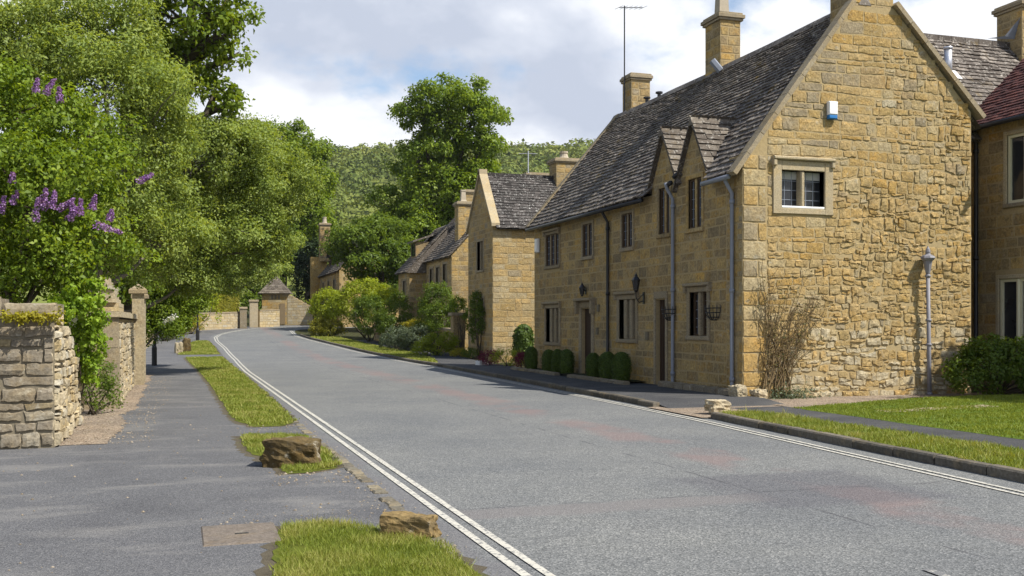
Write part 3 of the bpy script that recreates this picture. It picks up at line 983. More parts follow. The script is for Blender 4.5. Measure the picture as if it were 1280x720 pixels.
def window(parent, F, u0, u1, v0, v1, lights=2, stone=None, fr=None, drip=None, sill=True, surround=0.12, recess=0.14, mull=0.09, lead=True, bars=None, curtain=0.0, label=None, proud=0.035, lead_mat=None, inner_sill=False):
    """A mullioned window: the stone surround with its mullions, pane, sill, hood mould."""
    stone = stone or M_dressd
    w = MB()
    s = surround
    w.fbox(F, u0 - s, u0, v0 - s * .6, v1 + s, -0.2, proud, 0, None, 0.01)
    w.fbox(F, u1, u1 + s, v0 - s * .6, v1 + s, -0.2, proud, 0, None, 0.01)
    w.fbox(F, u0 + .002, u1 - .002, v1, v1 + s - .004, -0.2, proud - .004, 0, None, 0.01)
    win = w.build('window', stone, parent)
    ORG[win.name] = org(parent)
    if label: win['label'] = label
    lw = (u1 - u0) / lights
    for i in range(1, lights):
        m = MB()
        um = u0 + lw * i
        m.fbox(F, um - mull / 2, um + mull / 2, v0 + .002, v1 - .002, -recess - 0.05, proud - 0.03, 0, None, 0.025)
        m.build('mullion', stone, win)
    p = MB()
    p.fbox(F, u0 + .001, u1 - .001, v0 + .001, v1 - .001, -recess - 0.04, -recess, 0)
    mats = [M_glass, M_lead if lead_mat is None else lead_mat, M_curtain]
    if lead:
        for i in range(lights):
            a, b = u0 + lw * i, u0 + lw * (i + 1)
            for j in range(1, 3):
                uu = a + (b - a) * j / 3
                p.fbox(F, uu - .006, uu + .006, v0 + .004, v1 - .004, -recess + .001, -recess + .012, 1)
            nv = max(3, int((v1 - v0) / 0.2))
            for j in range(1, nv):
                vv = v0 + (v1 - v0) * j / nv
                p.fbox(F, a + .004, b - .004, vv - .006, vv + .006, -recess + .002, -recess + .013, 1)
    if curtain:
        p.fbox(F, u0 + .003, u1 - .003, v1 - curtain, v1 - .003, -recess, -recess + .004, 2)
    p.build('pane', mats, win)
    if fr:
        f = MB()
        for i in range(lights):
            a, b = u0 + lw * i + .002, u0 + lw * (i + 1) - .002
            if i: a += mull / 2
            if i < lights - 1: b -= mull / 2
            t = 0.045
            f.fbox(F, a, a + t, v0 + .003, v1 - .003, -recess, -recess + .045, 0)
            f.fbox(F, b - t, b, v0 + .003, v1 - .003, -recess, -recess + .045, 0)
            f.fbox(F, a + t, b - t, v0 + .003, v0 + t, -recess, -recess + .043, 0)
            f.fbox(F, a + t, b - t, v1 - t, v1 - .003, -recess, -recess + .043, 0)
        f.build('window_frame', fr, win)
    if inner_sill:
        m = MB()
        m.fbox(F, u0 - s + .004, u1 + s - .004, v0 - .12, v0 - .002, -0.2, proud - .004, 0, None, .01)
        m.build('lower_surround', stone, win)
        m = MB()
        m.fbox(F, u0 + .003, u1 - .003, v0 + .002, v0 + .05, -recess + .015, proud - .01, 0, None, .01)
        m.build('sill', M_white, win)
    elif sill:
        m = MB()
        m.fbox(F, u0 - s * 1.0 + .005, u1 + s * 1.0 - .005, v0 - 0.10, v0 - .001, -0.2, proud + 0.03, 0, None, 0.015)
        m.build('sill', sill if not isinstance(sill, bool) else stone, win)
    if drip:
        m = MB()
        e = drip
        m.fbox(F, u0 - s - e, u1 + s + e, v1 + s + .002, v1 + s + 0.075, 0, 0.12, 0, None, 0.02)
        for (a, b) in ((u0 - s - e, u0 - s - e + .09), (u1 + s + e - .09, u1 + s + e)):
            m.fbox(F, a, b, v1 + s - 0.13, v1 + s + .001, 0, 0.10, 0, None, 0.015)
        m.build('hood_mould', stone, win)
    return win


def slates(mb, O, U, Sv, N, width, rows, wid=(0.2, 0.36), thick=0.028, seed=1, skip=None, u_lim=None, mat=0, sag=None, rag=0.02):
    """Rows of overlapping slates: O eave corner, U along the eave, Sv up the slope, N outwards."""
    rng = random.Random(seed)
    O, U, Sv, N = Vector(O), Vector(U), Vector(Sv), Vector(N)
    s = 0.0
    for ri, ex in enumerate(rows):
        ua, ub = (0, width) if u_lim is None else u_lim(s + ex * .5)
        u = ua + (rng.uniform(-.12, 0) if u_lim is None else 0)
        while u < ub - 0.02:
            w = rng.uniform(*wid)
            a, b = max(u, ua), min(u + w, ub)
            u += w
            if b - a < 0.03: continue
            if skip and skip((a + b) / 2, s + ex * .5): continue
            th = thick * rng.uniform(0.7, 1.6)
            dr = rng.uniform(-rag, rag)
            sk = rng.uniform(-rag, rag) * .6
            lift = thick * 1.5 + rng.uniform(0, 0.018)
            g = 0.005
            s1 = s + ex * 1.75
            sg = (lambda uu, ss: 0.0) if sag is None else sag
            p = []
            for (uu, ss, d) in ((a + g, s + dr, lift), (b - g, s + dr + sk, lift), (b - g, s1, 0.004), (a + g, s1, 0.004)):
                p.append(O + U * uu + Sv * ss + N * (d - th * .8 + sg(uu, ss)))
            for (uu, ss, d) in ((a + g, s + dr, lift), (b - g, s + dr + sk, lift), (b - g, s1, 0.004), (a + g, s1, 0.004)):
                p.append(O + U * uu + Sv * ss + N * (d + th * .2 + sg(uu, ss)))
            mb.add(p, [(4, 5, 6, 7), (0, 1, 5, 4), (1, 2, 6, 5), (3, 0, 4, 7)], mat, rng.random())
        s += ex
    return s


def slate_rows(total, first, last):
    rows, s = [], 0
    while s < total - last * .5:
        ex = first + (last - first) * (s / total)
        rows.append(ex); s += ex
    return rows


def chimney(parent, cx_, cy_, z0, z1, wx, wy, mat, pots=(), cap=0.09, label=None, seed=3, capmat=None):
    """Stone stack with a projecting cap; pots: (dx, dy, height, radius)."""
    mb = MB()
    x0, x1, y0, y1 = cx_ - wx / 2, cx_ + wx / 2, cy_ - wy / 2, cy_ + wy / 2
    mb.box(x0, x1, y0, y1, z0, z1, 1)
    for (F, a, b) in ((frame((0, y0, 0), (1, 0, 0), (0, -1, 0)), x0, x1), (frame((x0, 0, 0), (0, 1, 0), (-1, 0, 0)), y0, y1)):
        stones(mb, F, a, b, z0, lambda u: z1 - .02, (), lambda v: (0.16, 0.26), lambda u, v: (0.22, 0.45), lambda u, v: 0.25, (0.006, 0.014), seed, res=.12)
    ch = mb.build('chimney', [mat, M_mortar], parent)
    if label: ch['label'] = label
    ORG[ch.name] = org(parent)
    c = MB()
    for (e, a, b) in ((cap * .6, z1, z1 + .07), (cap, z1 + .07, z1 + .17), (cap * .5, z1 + .17, z1 + .23)):
        F = (Vector((0, 0, 0)), Vector((1, 0, 0)), Vector((0, 1, 0)), Vector((0, 0, 1)))
        c.fbox(F, x0 - e, x1 + e, y0 - e, y1 + e, a, b - .001, 0, None, 0.012)
    c.build('chimney_cap', capmat or M_dressd, ch)
    for (dx, dy, h, r) in pots:
        p = MB()
        p.lathe((cx_ + dx, cy_ + dy, z1 + .2), [(r * 1.15, 0), (r * 1.2, .08), (r, .14), (r * .8, h - .1), (r * .95, h - .08), (r * .95, h)], 12 if h < .7 else 4)
        p.build('chimney_pot', M_pot, ch)
    return ch


def gutter(parent, name, pts, r=0.055, mat=None):
    m = MB(); m.tube(pts, r, 8); return m.build(name, mat or M_black, parent, True)


def downpipe(parent, x, y, ztop, zbot, mat, nx_=-1, ny_=0, r=0.042, joints=3):
    m = MB()
    ex, ey = x + nx_ * .07, y + ny_ * .07
    m.tube([(x + nx_ * .26, y + ny_ * .26, ztop + .16), (x + nx_ * .22, y + ny_ * .22, ztop + .02), (ex, ey, ztop - .22), (ex, ey, zbot + .08), (ex + nx_ * .06, ey + ny_ * .06, zbot)], r, 9)
    for i in range(joints):
        z = zbot + .3 + (ztop - zbot - .7) * i / max(1, joints - 1)
        m.tube([(ex, ey, z - .045), (ex, ey, z + .045)], r * 1.35, 9)
    return m.build('downpipe', mat, parent, True)


# ------------------------------------------------------------------ the long cottage (nearest house on the right)
H1 = thing('stone_cottage', 'long golden stone cottage with big bare gable and two small gabled dormers', 'house', (11.25, 18.95, 0))
FAC0, FAC1 = 18.95, 32.2
EAVE, RX, RZ = 4.82, 14.3, 8.72
PITCH = (RZ - EAVE) / (RX - 11.08)


def gable_top(x):
    return float(np.interp(x, [11.25, 13.95, 15.05, 17.15], [5.0, 8.55, 8.58, 6.42]))


GW = (12.17, 13.24, 4.07, 4.88)
mb = MB()
ghole = [(GW[0] - .13, GW[1] + .13, GW[2] - .09, GW[3] + .13)]
backing(mb, F_GAB, 11.25, 17.15, -0.1, gable_top, [GW], 1, [13.95, 15.05])


def g_rough(u, v):
    t = (u - 13.4) * 0.32 + (4.6 - v) * 0.30
    return float(np.clip(0.60 + 0.5 * t + 0.6 * mnoise.noise((u * .7, v * .7, 3.3)), 0.28, 1.0))


def g_tone(u, v, r):
    b = 0.42 + 1.0 * mnoise.noise((u * .55, v * .55, 9.1))
    if 1.6 < v < 4.2 and u > 13 and r > .45: return .5 * r if r < .8 else .52
    if v < 1.5 and r > 0.35 + .25 * v: return 0.99
    if u < 13.8 and v > 5.2 and r > .6: return .77
    return 0.55 * r + 0.45 * b + 0.15 * (r - .5)


stones(mb, F_GAB, 11.84, 17.14, 0.0, lambda u: gable_top(u) - 0.03, ghole,
       lambda v: (0.10, 0.22) if v < 3.4 else (0.13, 0.30), lambda u, v: (0.13, 0.42) if g_rough(u, v) > .55 else (0.22, 0.70),
       g_rough, (0.003, 0.015), 11, g_tone, 0.10, 0.05, 0.006)
# quoins at the street corner
z = 0.0
i = 0
while z < 4.9:
    h = random.uniform(0.27, 0.42)
    l = 0.56 if i % 2 else 0.36
    rng = np.random.default_rng(i)
    tone_ = random.choice([0.1, 0.62, 0.9, 0.4, 0.62]) if z < 2.2 else random.choice([0.62, 0.66, 0.75, 0.4])
    stone_patch(mb, F_GAB, [(11.25, z + .006), (11.25 + l, z + .006), (11.25 + l, z + h - .006), (11.25, z + h - .006)], 0.022, 0.12, tone_, rng, 5, 4)
    if l < .5:
        stone_patch(mb, F_GAB, [(11.25 + l + .01, z + .006), (11.83, z + .006), (11.83, z + h - .006), (11.25 + l + .01, z + h - .006)], 0.02, 0.3, random.random(), rng, 3, 4)
    stone_patch(mb, F_FAC, [(18.95, z + .006), (18.95 + .92 - l, z + .006), (18.95 + .92 - l, z + h - .006), (18.95, z + h - .006)], 0.016, 0.12, tone_, rng, 4, 4)
    z += h
    i += 1

fw_up = [(29.85, 31.05, 3.45, 4.45, 3), (27.15, 27.88, 3.56, 4.50, 2), (24.42, 25.10, 3.62, 4.52, 2)]
fw_lo = [(29.85, 31.05, 1.02, 2.10, 3), (24.22, 25.28, 1.2, 2.25, 3), (20.45, 21.28, 1.33, 2.33, 2)]
fw_do = [(22.28, 22.86, 3.8, 4.92, 2), (20.70, 21.34, 3.8, 4.94, 2)]
doors = [(27.2, 27.98, 0.1, 2.05), (22.5, 23.05, 0.1, 2.2)]
DORM = [(22.55, 6.27, 0.72), (21.05, 6.25, 0.80)]
DP = 1.72


def fac_top(u):
    z = EAVE
    for (c, a, hw) in DORM:
        if abs(u - c) < hw: z = max(z, a - DP * abs(u - c))
    return z


holes = [w[:4] for w in fw_up + fw_lo + fw_do] + doors
holes2 = [(a - .11, b + .11, c - .08, d + .1) for (a, b, c, d) in holes[:-2]] + [(27.0, 28.18, .1, 2.28), (22.4, 23.15, .1, 2.32)]
backing(mb, F_FAC, FAC0, FAC1, -0.1, fac_top, holes, 1, [v for (c, a, hw) in DORM for v in (c - hw, c, c + hw)])
stones(mb, F_FAC, 19.62, FAC1, 0.02, lambda u: fac_top(u) - .02, holes2, lambda v: (0.15, 0.29), lambda u, v: (0.22, 0.62),
       lambda u, v: 0.22 + 0.25 * max(0, mnoise.noise((u * .5, v * .5, 2.2))), (0.002, 0.006), 21, lambda u, v, r: 0.6 * r + 0.4 * (0.5 + mnoise.noise((u * .4, v * .6, 4))), 0.03, 0.12, 0.006)
stones(mb, F_FAC, 19.42, 19.62, 0.02, lambda u: EAVE - .02, holes2, lambda v: (0.19, 0.31), lambda u, v: (0.2, 0.3), lambda u, v: .15, (0.006, 0.014), 22, res=.14)
# far gable and rear walls (plain rendered stone)
P = [(11.25, FAC1, 0), (17.15, FAC1, 0), (17.15, FAC1, 5.6), (RX, FAC1, RZ - .1), (11.25, FAC1, EAVE)]
mb.add(P, [(0, 1, 2, 3, 4)], 0, 0.5)
mb.add([(17.15, FAC0, -.1), (17.15, FAC1, -.1), (17.15, FAC1, 5.6), (17.15, FAC0, 6.3)], [(0, 1, 2, 3)], 0, 0.5)
mb.build('wall', [M_gable, M_mortar], H1)
# the facade stones use a calmer palette: separate slot by position
w_ = [c for c in H1.children if c.name.startswith('wall')][0]
w_.data.materials.append(M_facade)
mi = np.array(mb.m)
cen = np.array([mb.v[f[0]] for f in mb.f])
fac_sel = (cen[:, 0] < 11.285) & (mi == 0) & (cen[:, 1] > 18.97)
mi[fac_sel] = 2
w_.data.polygons.foreach_set('material_index', mi.astype(np.int32))

for (a, b, c, d, n) in fw_up:
    window(H1, F_FAC, a, b, c, d, n, M_dressd, M_oak, drip=0.03 if n == 3 else None, lead=True, surround=.09, recess=.05, mull=.07)
for (a, b, c, d, n) in fw_lo:
    window(H1, F_FAC, a, b, c, d, n, M_dressd, M_oak if n == 2 else None, drip=0.06, lead=(n == 2), surround=.13, mull=.16 if n == 3 else .09, curtain=0.0)
for (a, b, c, d, n) in fw_do:
    window(H1, F_FAC, a, b, c, d, n, M_facade, M_oak, lead=True, surround=.10, recess=.07, mull=.08)
window(H1, F_GAB, *GW, 2, M_dress, None, drip=0.02, lead=True, surround=.21, recess=.16, mull=.10, curtain=.17, inner_sill=True,
       label='leaded gable window with pale stone surround and white sill', proud=0.045)

# doors in the facade
for i, (a, b, c, d) in enumerate(doors):
    m = MB()
    m.fbox(F_FAC, a + .002, b - .002, c, d - .002, -0.20, -0.10, 0)
    for k in range(1, 5):
        u = a + (b - a) * k / 5
        m.fbox(F_FAC, u - .006, u + .006, c + .02, d - .02, -0.10, -0.088, 0)
    dr = m.build('door', M_door, H1)
    ORG[dr.name] = org(H1)
    dr['label'] = ['dark plank door under a carved stone hood', 'dark plank door in a plain opening beside the grey pipe'][i]
    h = MB()
    h.tube([F_FAC[0] + F_FAC[1] * (a + .1) + Vector((0.07, 0, 1.1)), F_FAC[0] + F_FAC[1] * (a + .1) + Vector((0.07, 0, 1.25))], .014, 6)
    h.build('handle', M_black, dr)
    s = MB()
    sw = .18 if i == 0 else .09
    s.fbox(F_FAC, a - sw, a - .001, c, d + .02, -.3, .04, 0, None, .012)
    s.fbox(F_FAC, b + .001, b + sw, c, d + .02, -.3, .04, 0, None, .012)
    s.fbox(F_FAC, a - sw + .003, b + sw - .003, d + .022, d + .2, -.3, .036, 0, None, .012)
    if i == 0:
        s.fbox(F_FAC, a - .26, b + .26, d + .22, d + .30, 0, .20, 0, None, .02)
        s.fbox(F_FAC, a - .24, a - .12, d - .15, d + .219, 0, .15, 0, None, .02)
        s.fbox(F_FAC, b + .12, b + .24, d - .15, d + .219, 0, .15, 0, None, .02)
    s.build('door_surround', M_dressd, dr)

# roof
SV = Vector((RX - 11.0, 0, RZ - (EAVE - .06))).normalized()
SL = (Vector((RX, 0, RZ)) - Vector((11.0, 0, EAVE - .06))).length
NV = Vector((-SV.z, 0, SV.x))
mb = MB()


def dorm_skip(u, s):
    y = FAC0 + 0.02 + u
    z = EAVE - .06 + s * SV.z
    return any(abs(y - c) < hw + .02 and z < a - DP * abs(y - c) - 0.02 for (c, a, hw) in DORM)


def roofsag(u, s):
    y = FAC0 + u
    return 0.05 * mnoise.noise((y * .35, s * .4, 1.0)) - 0.06 * math.sin(math.pi * min(1, max(0, u / 13.2))) * (s / SL)


slates(mb, (11.0, FAC0 + 0.02, EAVE - .06), (0, 1, 0), SV, NV, FAC1 - FAC0 + .03, slate_rows(SL, 0.19, 0.10), (0.15, 0.34), 0.034, 5, dorm_skip, None, 0, roofsag, 0.022)
# deck under the slates, rear slope, ridge, verge slates
dk = []
NU, NS = 48, 16
for i in range(NU + 1):
    for j in range(NS + 1):
        u, s = (FAC1 - FAC0) * i / NU, SL * j / NS
        dk.append(Vector((11.0, FAC0 + .02 + u, EAVE - .06)) + SV * s + NV * (roofsag(u, s) - 0.01))
df = []
for i in range(NU):
    for j in range(NS):
        u, s = (FAC1 - FAC0) * (i + .5) / NU, SL * (j + .5) / NS
        if dorm_skip(u, s + .15) or dorm_skip(u + .13, s) or dorm_skip(u - .13, s): continue
        df.append((i * (NS + 1) + j, (i + 1) * (NS + 1) + j, (i + 1) * (NS + 1) + j + 1, i * (NS + 1) + j + 1))
mb.add(dk, df, 0, 0.05)
mb.add([(RX, FAC0 + .06, RZ), (RX, FAC1, RZ), (15.05, FAC1, RZ - .08), (15.05, FAC0 + .06, RZ - .08), (17.5, FAC1, 5.4), (17.5, FAC0 + .06, 6.1)], [(0, 1, 2, 3), (3, 2, 4, 5)], 0, 0.3)
y = FAC0
while y < FAC1:
    l = random.uniform(.38, .5)
    u = y - FAC0
    zz = RZ + roofsag(u, SL) * .85
    zz2 = RZ + roofsag(u + l, SL) * .85
    vs = []
    for (yy, z_) in ((y + .008, zz), (y + l - .008, zz2)):
        vs += [(RX - .17, yy, z_ - .13), (RX - .06, yy, z_ + .04), (RX + .06, yy, z_ + .04), (RX + .17, yy, z_ - .13)]
    mb.add(vs, [(0, 1, 5, 4), (1, 2, 6, 5), (2, 3, 7, 6), (0, 3, 2, 1), (4, 5, 6, 7)], 0, random.uniform(.5, 1))
    y += l
roof = mb.build('roof', M_slate, H1)
ORG[roof.name] = org(H1)
# verge coping on the gable (thin stone slabs)
for (pa, pb) in (((11.02, 4.72), (13.98, 8.62)), ((15.02, 8.66), (17.42, 6.28))):
    mb = MB()
    n = 9 if pa[0] < 12 else 6
    for i in range(n):
        t0, t1 = i / n, (i + 1) / n
        a = Vector((pa[0] + (pb[0] - pa[0]) * t0, 0, pa[1] + (pb[1] - pa[1]) * t0))
        b = Vector((pa[0] + (pb[0] - pa[0]) * t1, 0, pa[1] + (pb[1] - pa[1]) * t1))
        d = (b - a).normalized(); nn = Vector((-d.z, 0, d.x))
        if nn.z < 0: nn = -nn
        a += d * .006; b -= d * .006
        vs = [q + nn * h + Vector((0, yy, 0)) for yy in (18.83, 19.12) for (q, h) in ((a, -.02), (b, -.02), (b, .085), (a, .085))]
        mb.add(vs, [(0, 1, 2, 3), (7, 6, 5, 4), (0, 4, 5, 1), (1, 5, 6, 2), (2, 6, 7, 3), (3, 7, 4, 0)])
    mb.build('gable_coping', M_dressd, H1)
# far verge: mossy edge slabs
mb = MB()
for i in range(14):
    s0, s1 = SL * i / 14, SL * (i + 1) / 14
    vs = [Vector((11.0, yy, EAVE - .06)) + SV * s_ + NV * h for yy in (FAC1 - .16, FAC1 + .1) for (s_, h) in ((s0 + .01, -.03), (s1 - .01, -.03), (s1 - .01, .09), (s0 + .01, .09))]
    mb.add(vs, [(0, 1, 2, 3), (7, 6, 5, 4), (0, 4, 5, 1), (1, 5, 6, 2), (2, 6, 7, 3), (3, 7, 4, 0)])
mb.build('gable_coping', M_dressd, H1)['label'] = 'mossy stone edge of the far end of the roof'

# dormer roofs
for di, (c, a, hw) in enumerate(DORM):
    mb = MB()
    for sgn in (-1, 1):
        base = a - DP * (hw + .10)
        dv = Vector((0, -sgn, DP)).normalized()
        Ld = (hw + .10) * math.sqrt(1 + DP * DP)
        nv = Vector((0, sgn * DP, 1)).normalized()
        O = Vector((11.13, c + sgn * (hw + .10), base + .02))

        def lim(s, O=O, dv=dv):
            z = O.z + dv.z * s
            xe = 11.0 + (z - (EAVE - .06)) / (SV.z / SV.x) + .06
            return (0, max(0.15, xe - 11.13))
        slates(mb, O, (1, 0, 0), dv, nv, 1, slate_rows(Ld, .19, .14), (.18, .34), .03, 60 + di * 2 + sgn, None, lim, 0, None, .02)
        p0 = O - nv * .01
        p1 = O + dv * Ld - nv * .01
        mb.add([p0, p0 + Vector((lim(0)[1], 0, 0)), p1 + Vector((lim(Ld)[1], 0, 0)), p1], [(0, 1, 2, 3)], 0, .05)
    xe = 11.0 + (a - EAVE + .06) / (SV.z / SV.x)
    x = 11.12
    while x < xe:
        l = .34
        vs = []
        for xx in (x + .005, min(x + l, xe + .1)):
            vs += [(xx, c - .1, a - .10), (xx, c - .03, a + .09), (xx, c + .03, a + .09), (xx, c + .1, a - .10)]
        mb.add(vs, [(0, 1, 5, 4), (1, 2, 6, 5), (2, 3, 7, 6), (0, 3, 2, 1), (4, 5, 6, 7)], 0, random.uniform(.6, 1))
        x += l
    dr = mb.build('dormer_roof', M_slate2, H1)
    dr['label'] = ['small steep stone roof of the far dormer', 'small steep stone roof of the dormer nearest the gable'][di]
# lead flashing in the valley between the dormer and the main roof
mb = MB()
mb.add([(11.2, 20.32, 4.98), (11.2, 20.02, 4.95), (11.62, 20.05, 5.36), (11.75, 20.33, 5.45)], [(0, 1, 2, 3)])
mb.add([(11.2, 20.32, 5.04), (11.2, 20.02, 5.01), (11.62, 20.05, 5.42), (11.75, 20.33, 5.51)], [(3, 2, 1, 0)])
mb.build('lead_flashing', M_lead, H1)

# chimneys
chimney(H1, 14.5, 19.35, 8.2, 9.6, 1.1, 0.75, M_facade, (), .1, 'broad stone stack on the top of the gable', 31)
c2 = chimney(H1, 14.5, 25.5, 8.3, 10.0, 0.62, 0.85, M_facade, ((0, 0.05, 0.98, 0.21),), .10, 'stone stack halfway along the ridge with a tall square pot', 32)
mb = MB()
mb.tube([(14.15, 24.98, 8.55), (13.95, 25.1, 8.85)], .1, 6)
mb.build('lead_flashing', M_lead, c2)
c3 = chimney(H1, 14.75, 31.75, 8.0, 9.8, 0.68, 0.72, M_facade, (), .08, 'stone stack at the far end of the ridge', 33)
mb = MB()
pts = [(14.3, 31.72, 8.6), (14.3, 31.72, 12.35)]
mb.tube(pts, .022, 6)
mb.tube([(14.0, 31.5, 12.2), (15.0, 31.5 + .25, 12.36)], .012, 5)
for k in range(6):
    t = k / 5
    x, y_, z_ = 14.0 + t, 31.5 + .25 * t, 12.2 + .16 * t
    mb.tube([(x - .05, y_ + .22, z_), (x + .05, y_ - .22, z_)], .007, 4)
mb.build('aerial', M_black, c3)['label'] = 'tall thin television aerial on a pole'
for (x, y_, h) in ((14.6, 30.6, .35), (14.55, 29.6, .3)):
    mb = MB()
    mb.tube([(x, y_, 8.5), (x, y_, 8.65 + h)], .06, 8)
    mb.tube([(x, y_, 8.65 + h), (x, y_, 8.7 + h)], .12, 8)
    mb.build('vent_pipe', M_black, H1)

gutter(H1, 'gutter', [(10.97, FAC0 + .1, EAVE - .12), (10.97, 20.2, EAVE - .13)], mat=M_pipe)
gutter(H1, 'gutter', [(10.97, 23.3, EAVE - .13), (10.97, FAC1, EAVE - .10)])
mb = MB(); mb.tube([(11.05, 21.86, 4.94), (11.05, 21.98, 4.92)], .06, 8); mb.tube([(11.06, 21.75, 5.05), (11.35, 21.8, 5.3)], .05, 6)
mb.build('gutter', M_black, H1, True)
downpipe(H1, 11.25, 25.92, 4.62, .35, M_black)
downpipe(H1, 11.25, 22.02, 4.80, .12, M_pipe)
downpipe(H1, 11.25, 19.27, 4.60, .12, M_pipe)
for (y_, z_) in ((26.62, 1.95), (26.7, 1.3), (23.45, 1.2)):
    mb = MB()
    mb.fbox(F_FAC, y_, y_ + .13, z_, z_ + .2, .01, .05)
    mb.build('vent', M_mortar2, H1)
# low stone edging of the planting bed along the facade
rng = np.random.default_rng(5)
for (ya, yb, lab) in ((19.0, 22.4, 'low stone edging between the corner pipe and the plain dark door'), (23.15, 27.05, 'low stone edging in front of the three near box bushes'), (28.05, 32.2, 'low stone edging in front of the four far box bushes')):
    mb = MB()
    y = ya
    while y < yb - .05:
        l = random.uniform(.35, .8)
        if yb - (y + l) < .3: l = yb - y
        xo = 10.98 if y < 22.5 else 10.42
        F = frame((xo, 0, 0), (0, 1, 0), (-1, 0, 0))
        hh = .22 if y < 22 else .17
        mb.box(xo, xo + .16, y, y + l, .05, hh, 1)
        stone_patch(mb, F, [(y + .01, .08), (y + l - .01, .08), (y + l - .01, hh), (y + .01, hh)], .03, .5, random.random(), rng, 3, 2)
        Ft = (Vector((xo, 0, hh)), Vector((0, 1, 0)), Vector((1, 0, 0)), Vector((0, 0, 1)))
        stone_patch(mb, Ft, [(y + .01, .0), (y + l - .01, .0), (y + l - .01, .16), (y + .01, .16)], .02, .5, random.random(), rng, 3, 2)
        y += l
    o = mb.build('stone_edging', [M_grey, M_mortar2], origin=(10.5, (ya + yb) / 2, .1)); set_props(o, lab, 'edging', 'edging stones along the cottage front')
strip('soil_bed', 23.6, 32.2, lambda y: 10.56, lambda y: 11.28, 0.15, M_soil, .5, 2)

# rear wing with chimney and flue
H1w = thing('stone_cottage', 'stone wing with grey slate roof and thin metal flue behind the gable', 'house', (20, 22.7, 0))
mb = MB()
mb.add([(17.2, 20.55, 0), (26, 20.55, 0), (26, 20.55, 6.5), (17.2, 20.55, 6.5)], [(0, 1, 2, 3)], 0, .4)
mb.add([(26, 20.55, 0), (26, 25.4, 0), (26, 25.4, 6.3), (26, 22.7, 9.25), (26, 20.55, 6.5)], [(0, 1, 2, 3, 4)], 0, .4)
mb.add([(17.2, 25.4, 0), (26, 25.4, 0), (26, 25.4, 6.3), (17.2, 25.4, 6.3)], [(0, 1, 2, 3)], 0, .4)
mb.build('wall', [M_facade], H1w)
mb = MB()
sv = Vector((0, 2.6, 3.25)).normalized(); Lw = math.hypot(2.6, 3.25); nv = Vector((0, -sv.z, sv.y))
slates(mb, (16.2, 20.1, 6.05), (1, 0, 0), sv, nv, 10, slate_rows(Lw, .2, .14), (.18, .36), .028, 9)
mb.add([(16.2, 20.1, 6.02), (26.2, 20.1, 6.02), (26.2, 22.7, 9.27), (16.2, 22.7, 9.27)], [(0, 1, 2, 3)], 0, .05)
mb.add([(16.2, 22.7, 9.27), (26.2, 22.7, 9.27), (26.2, 25.6, 6.02), (16.2, 25.6, 6.02)], [(0, 1, 2, 3)], 0, .3)
x = 16.2
while x < 26:
    mb.box(x + .005, x + .44, 22.58, 22.82, 9.2, 9.36, 0, random.uniform(.2, .8)); x += .45
mb.build('roof', M_slate, H1w)
mb = MB(); mb.tube([(18.95, 21.75, 8.0), (18.95, 21.75, 8.72)], .10, 14); mb.tube([(18.95, 21.75, 8.72), (18.95, 21.75, 8.78)], .115, 14)
fl = mb.build('flue_pipe', M_steel, H1w, True); ORG[fl.name] = org(H1w)
mb = MB()
vs = [Vector((x, 21.55 + t * .25, 7.86 + t * .31)) + nv * .09 for (x, t) in ((18.72, 0), (19.18, 0), (19.12, .8), (18.8, .8))]
vs += [v - nv * .02 for v in vs]
mb.add(vs, [(0, 1, 2, 3), (4, 5, 1, 0), (5, 6, 2, 1), (7, 4, 0, 3)])
mb.build('flashing', M_white, fl)
chimney(H1w, 22.3, 22.6, 8.7, 10.2, 1.1, .9, M_facade, (), .1, None, 35)
mb = MB(); mb.add([(20.9, 22.5, 9.37), (21.8, 22.4, 9.4), (21.8, 22.15, 9.5), (21.75, 22.2, 9.95), (21.4, 22.4, 9.45)], [(0, 1, 2, 3, 4)])
mb.build('lead_flashing', M_lead, H1w)

# ------------------------------------------------------------------ annex with red tiles at the right edge
H5 = thing('stone_house', 'stone house with red clay tiled roof and cream window frames at the right edge', 'house', (18.5, 20.4, 0))
F_ANX = frame((18.5, 0, 0), (0, 1, 0), (-1, 0, 0))
aw = [(18.2, 19.28, 4.42, 6.02, 2), (18.4, 19.52, 1.08, 2.66, 2)]
mb = MB()
A0, A1, AE = 17.75, 20.47, 6.5
backing(mb, F_ANX, A0, A1, -.1, lambda u: AE, [w[:4] for w in aw], 1)
stones(mb, F_ANX, A0, A1, 0, lambda u: AE - .03, [(a - .1, b + .1, c - .1, d + .08) for (a, b, c, d, n) in aw], lambda v: (.2, .3), lambda u, v: (.26, .55), lambda u, v: .18, (.006, .016), 41, res=.13)
mb.add([(18.5, A0, 0), (24, A0, 0), (24, A0, AE), (21.3, A0, AE + 2.9), (18.5, A0, AE)], [(0, 1, 2, 3, 4)], 0, .4)
mb.add([(18.5, A1, 0), (24, A1, 0), (24, A1, AE), (21.3, A1, AE + 2.9), (18.5, A1, AE)], [(0, 1, 2, 3, 4)], 0, .4)
mb.build('wall', [M_facade, M_mortar], H5)
for (a, b, c, d, n) in aw:
    wn = window(H5, F_ANX, a, b, c, d, n, M_dress, M_cream, None, M_dressd, surround=.1, recess=.08, lead=False, mull=.07, curtain=.0)
    for ch in wn.children:
        if ch.name.startswith('mullion'):
            ch.data.materials.clear(); ch.data.materials.append(M_cream)
    f = MB()
    for (p, q, r_, s_) in ((a - .0, a + .07, c, d), (b - .07, b, c, d), (a + .07, b - .07, c, c + .07), (a + .07, b - .07, d - .07, d)):
        f.fbox(F_ANX, p, q, r_, s_, -.075, -.02)
    f.build('window_frame', M_cream, wn)
    cu = MB()
    cu.fbox(F_ANX, a + .1, a + .32, c + .1, d - .1, -.079, -.074)
    cu.build('curtain', M_curtain, wn)
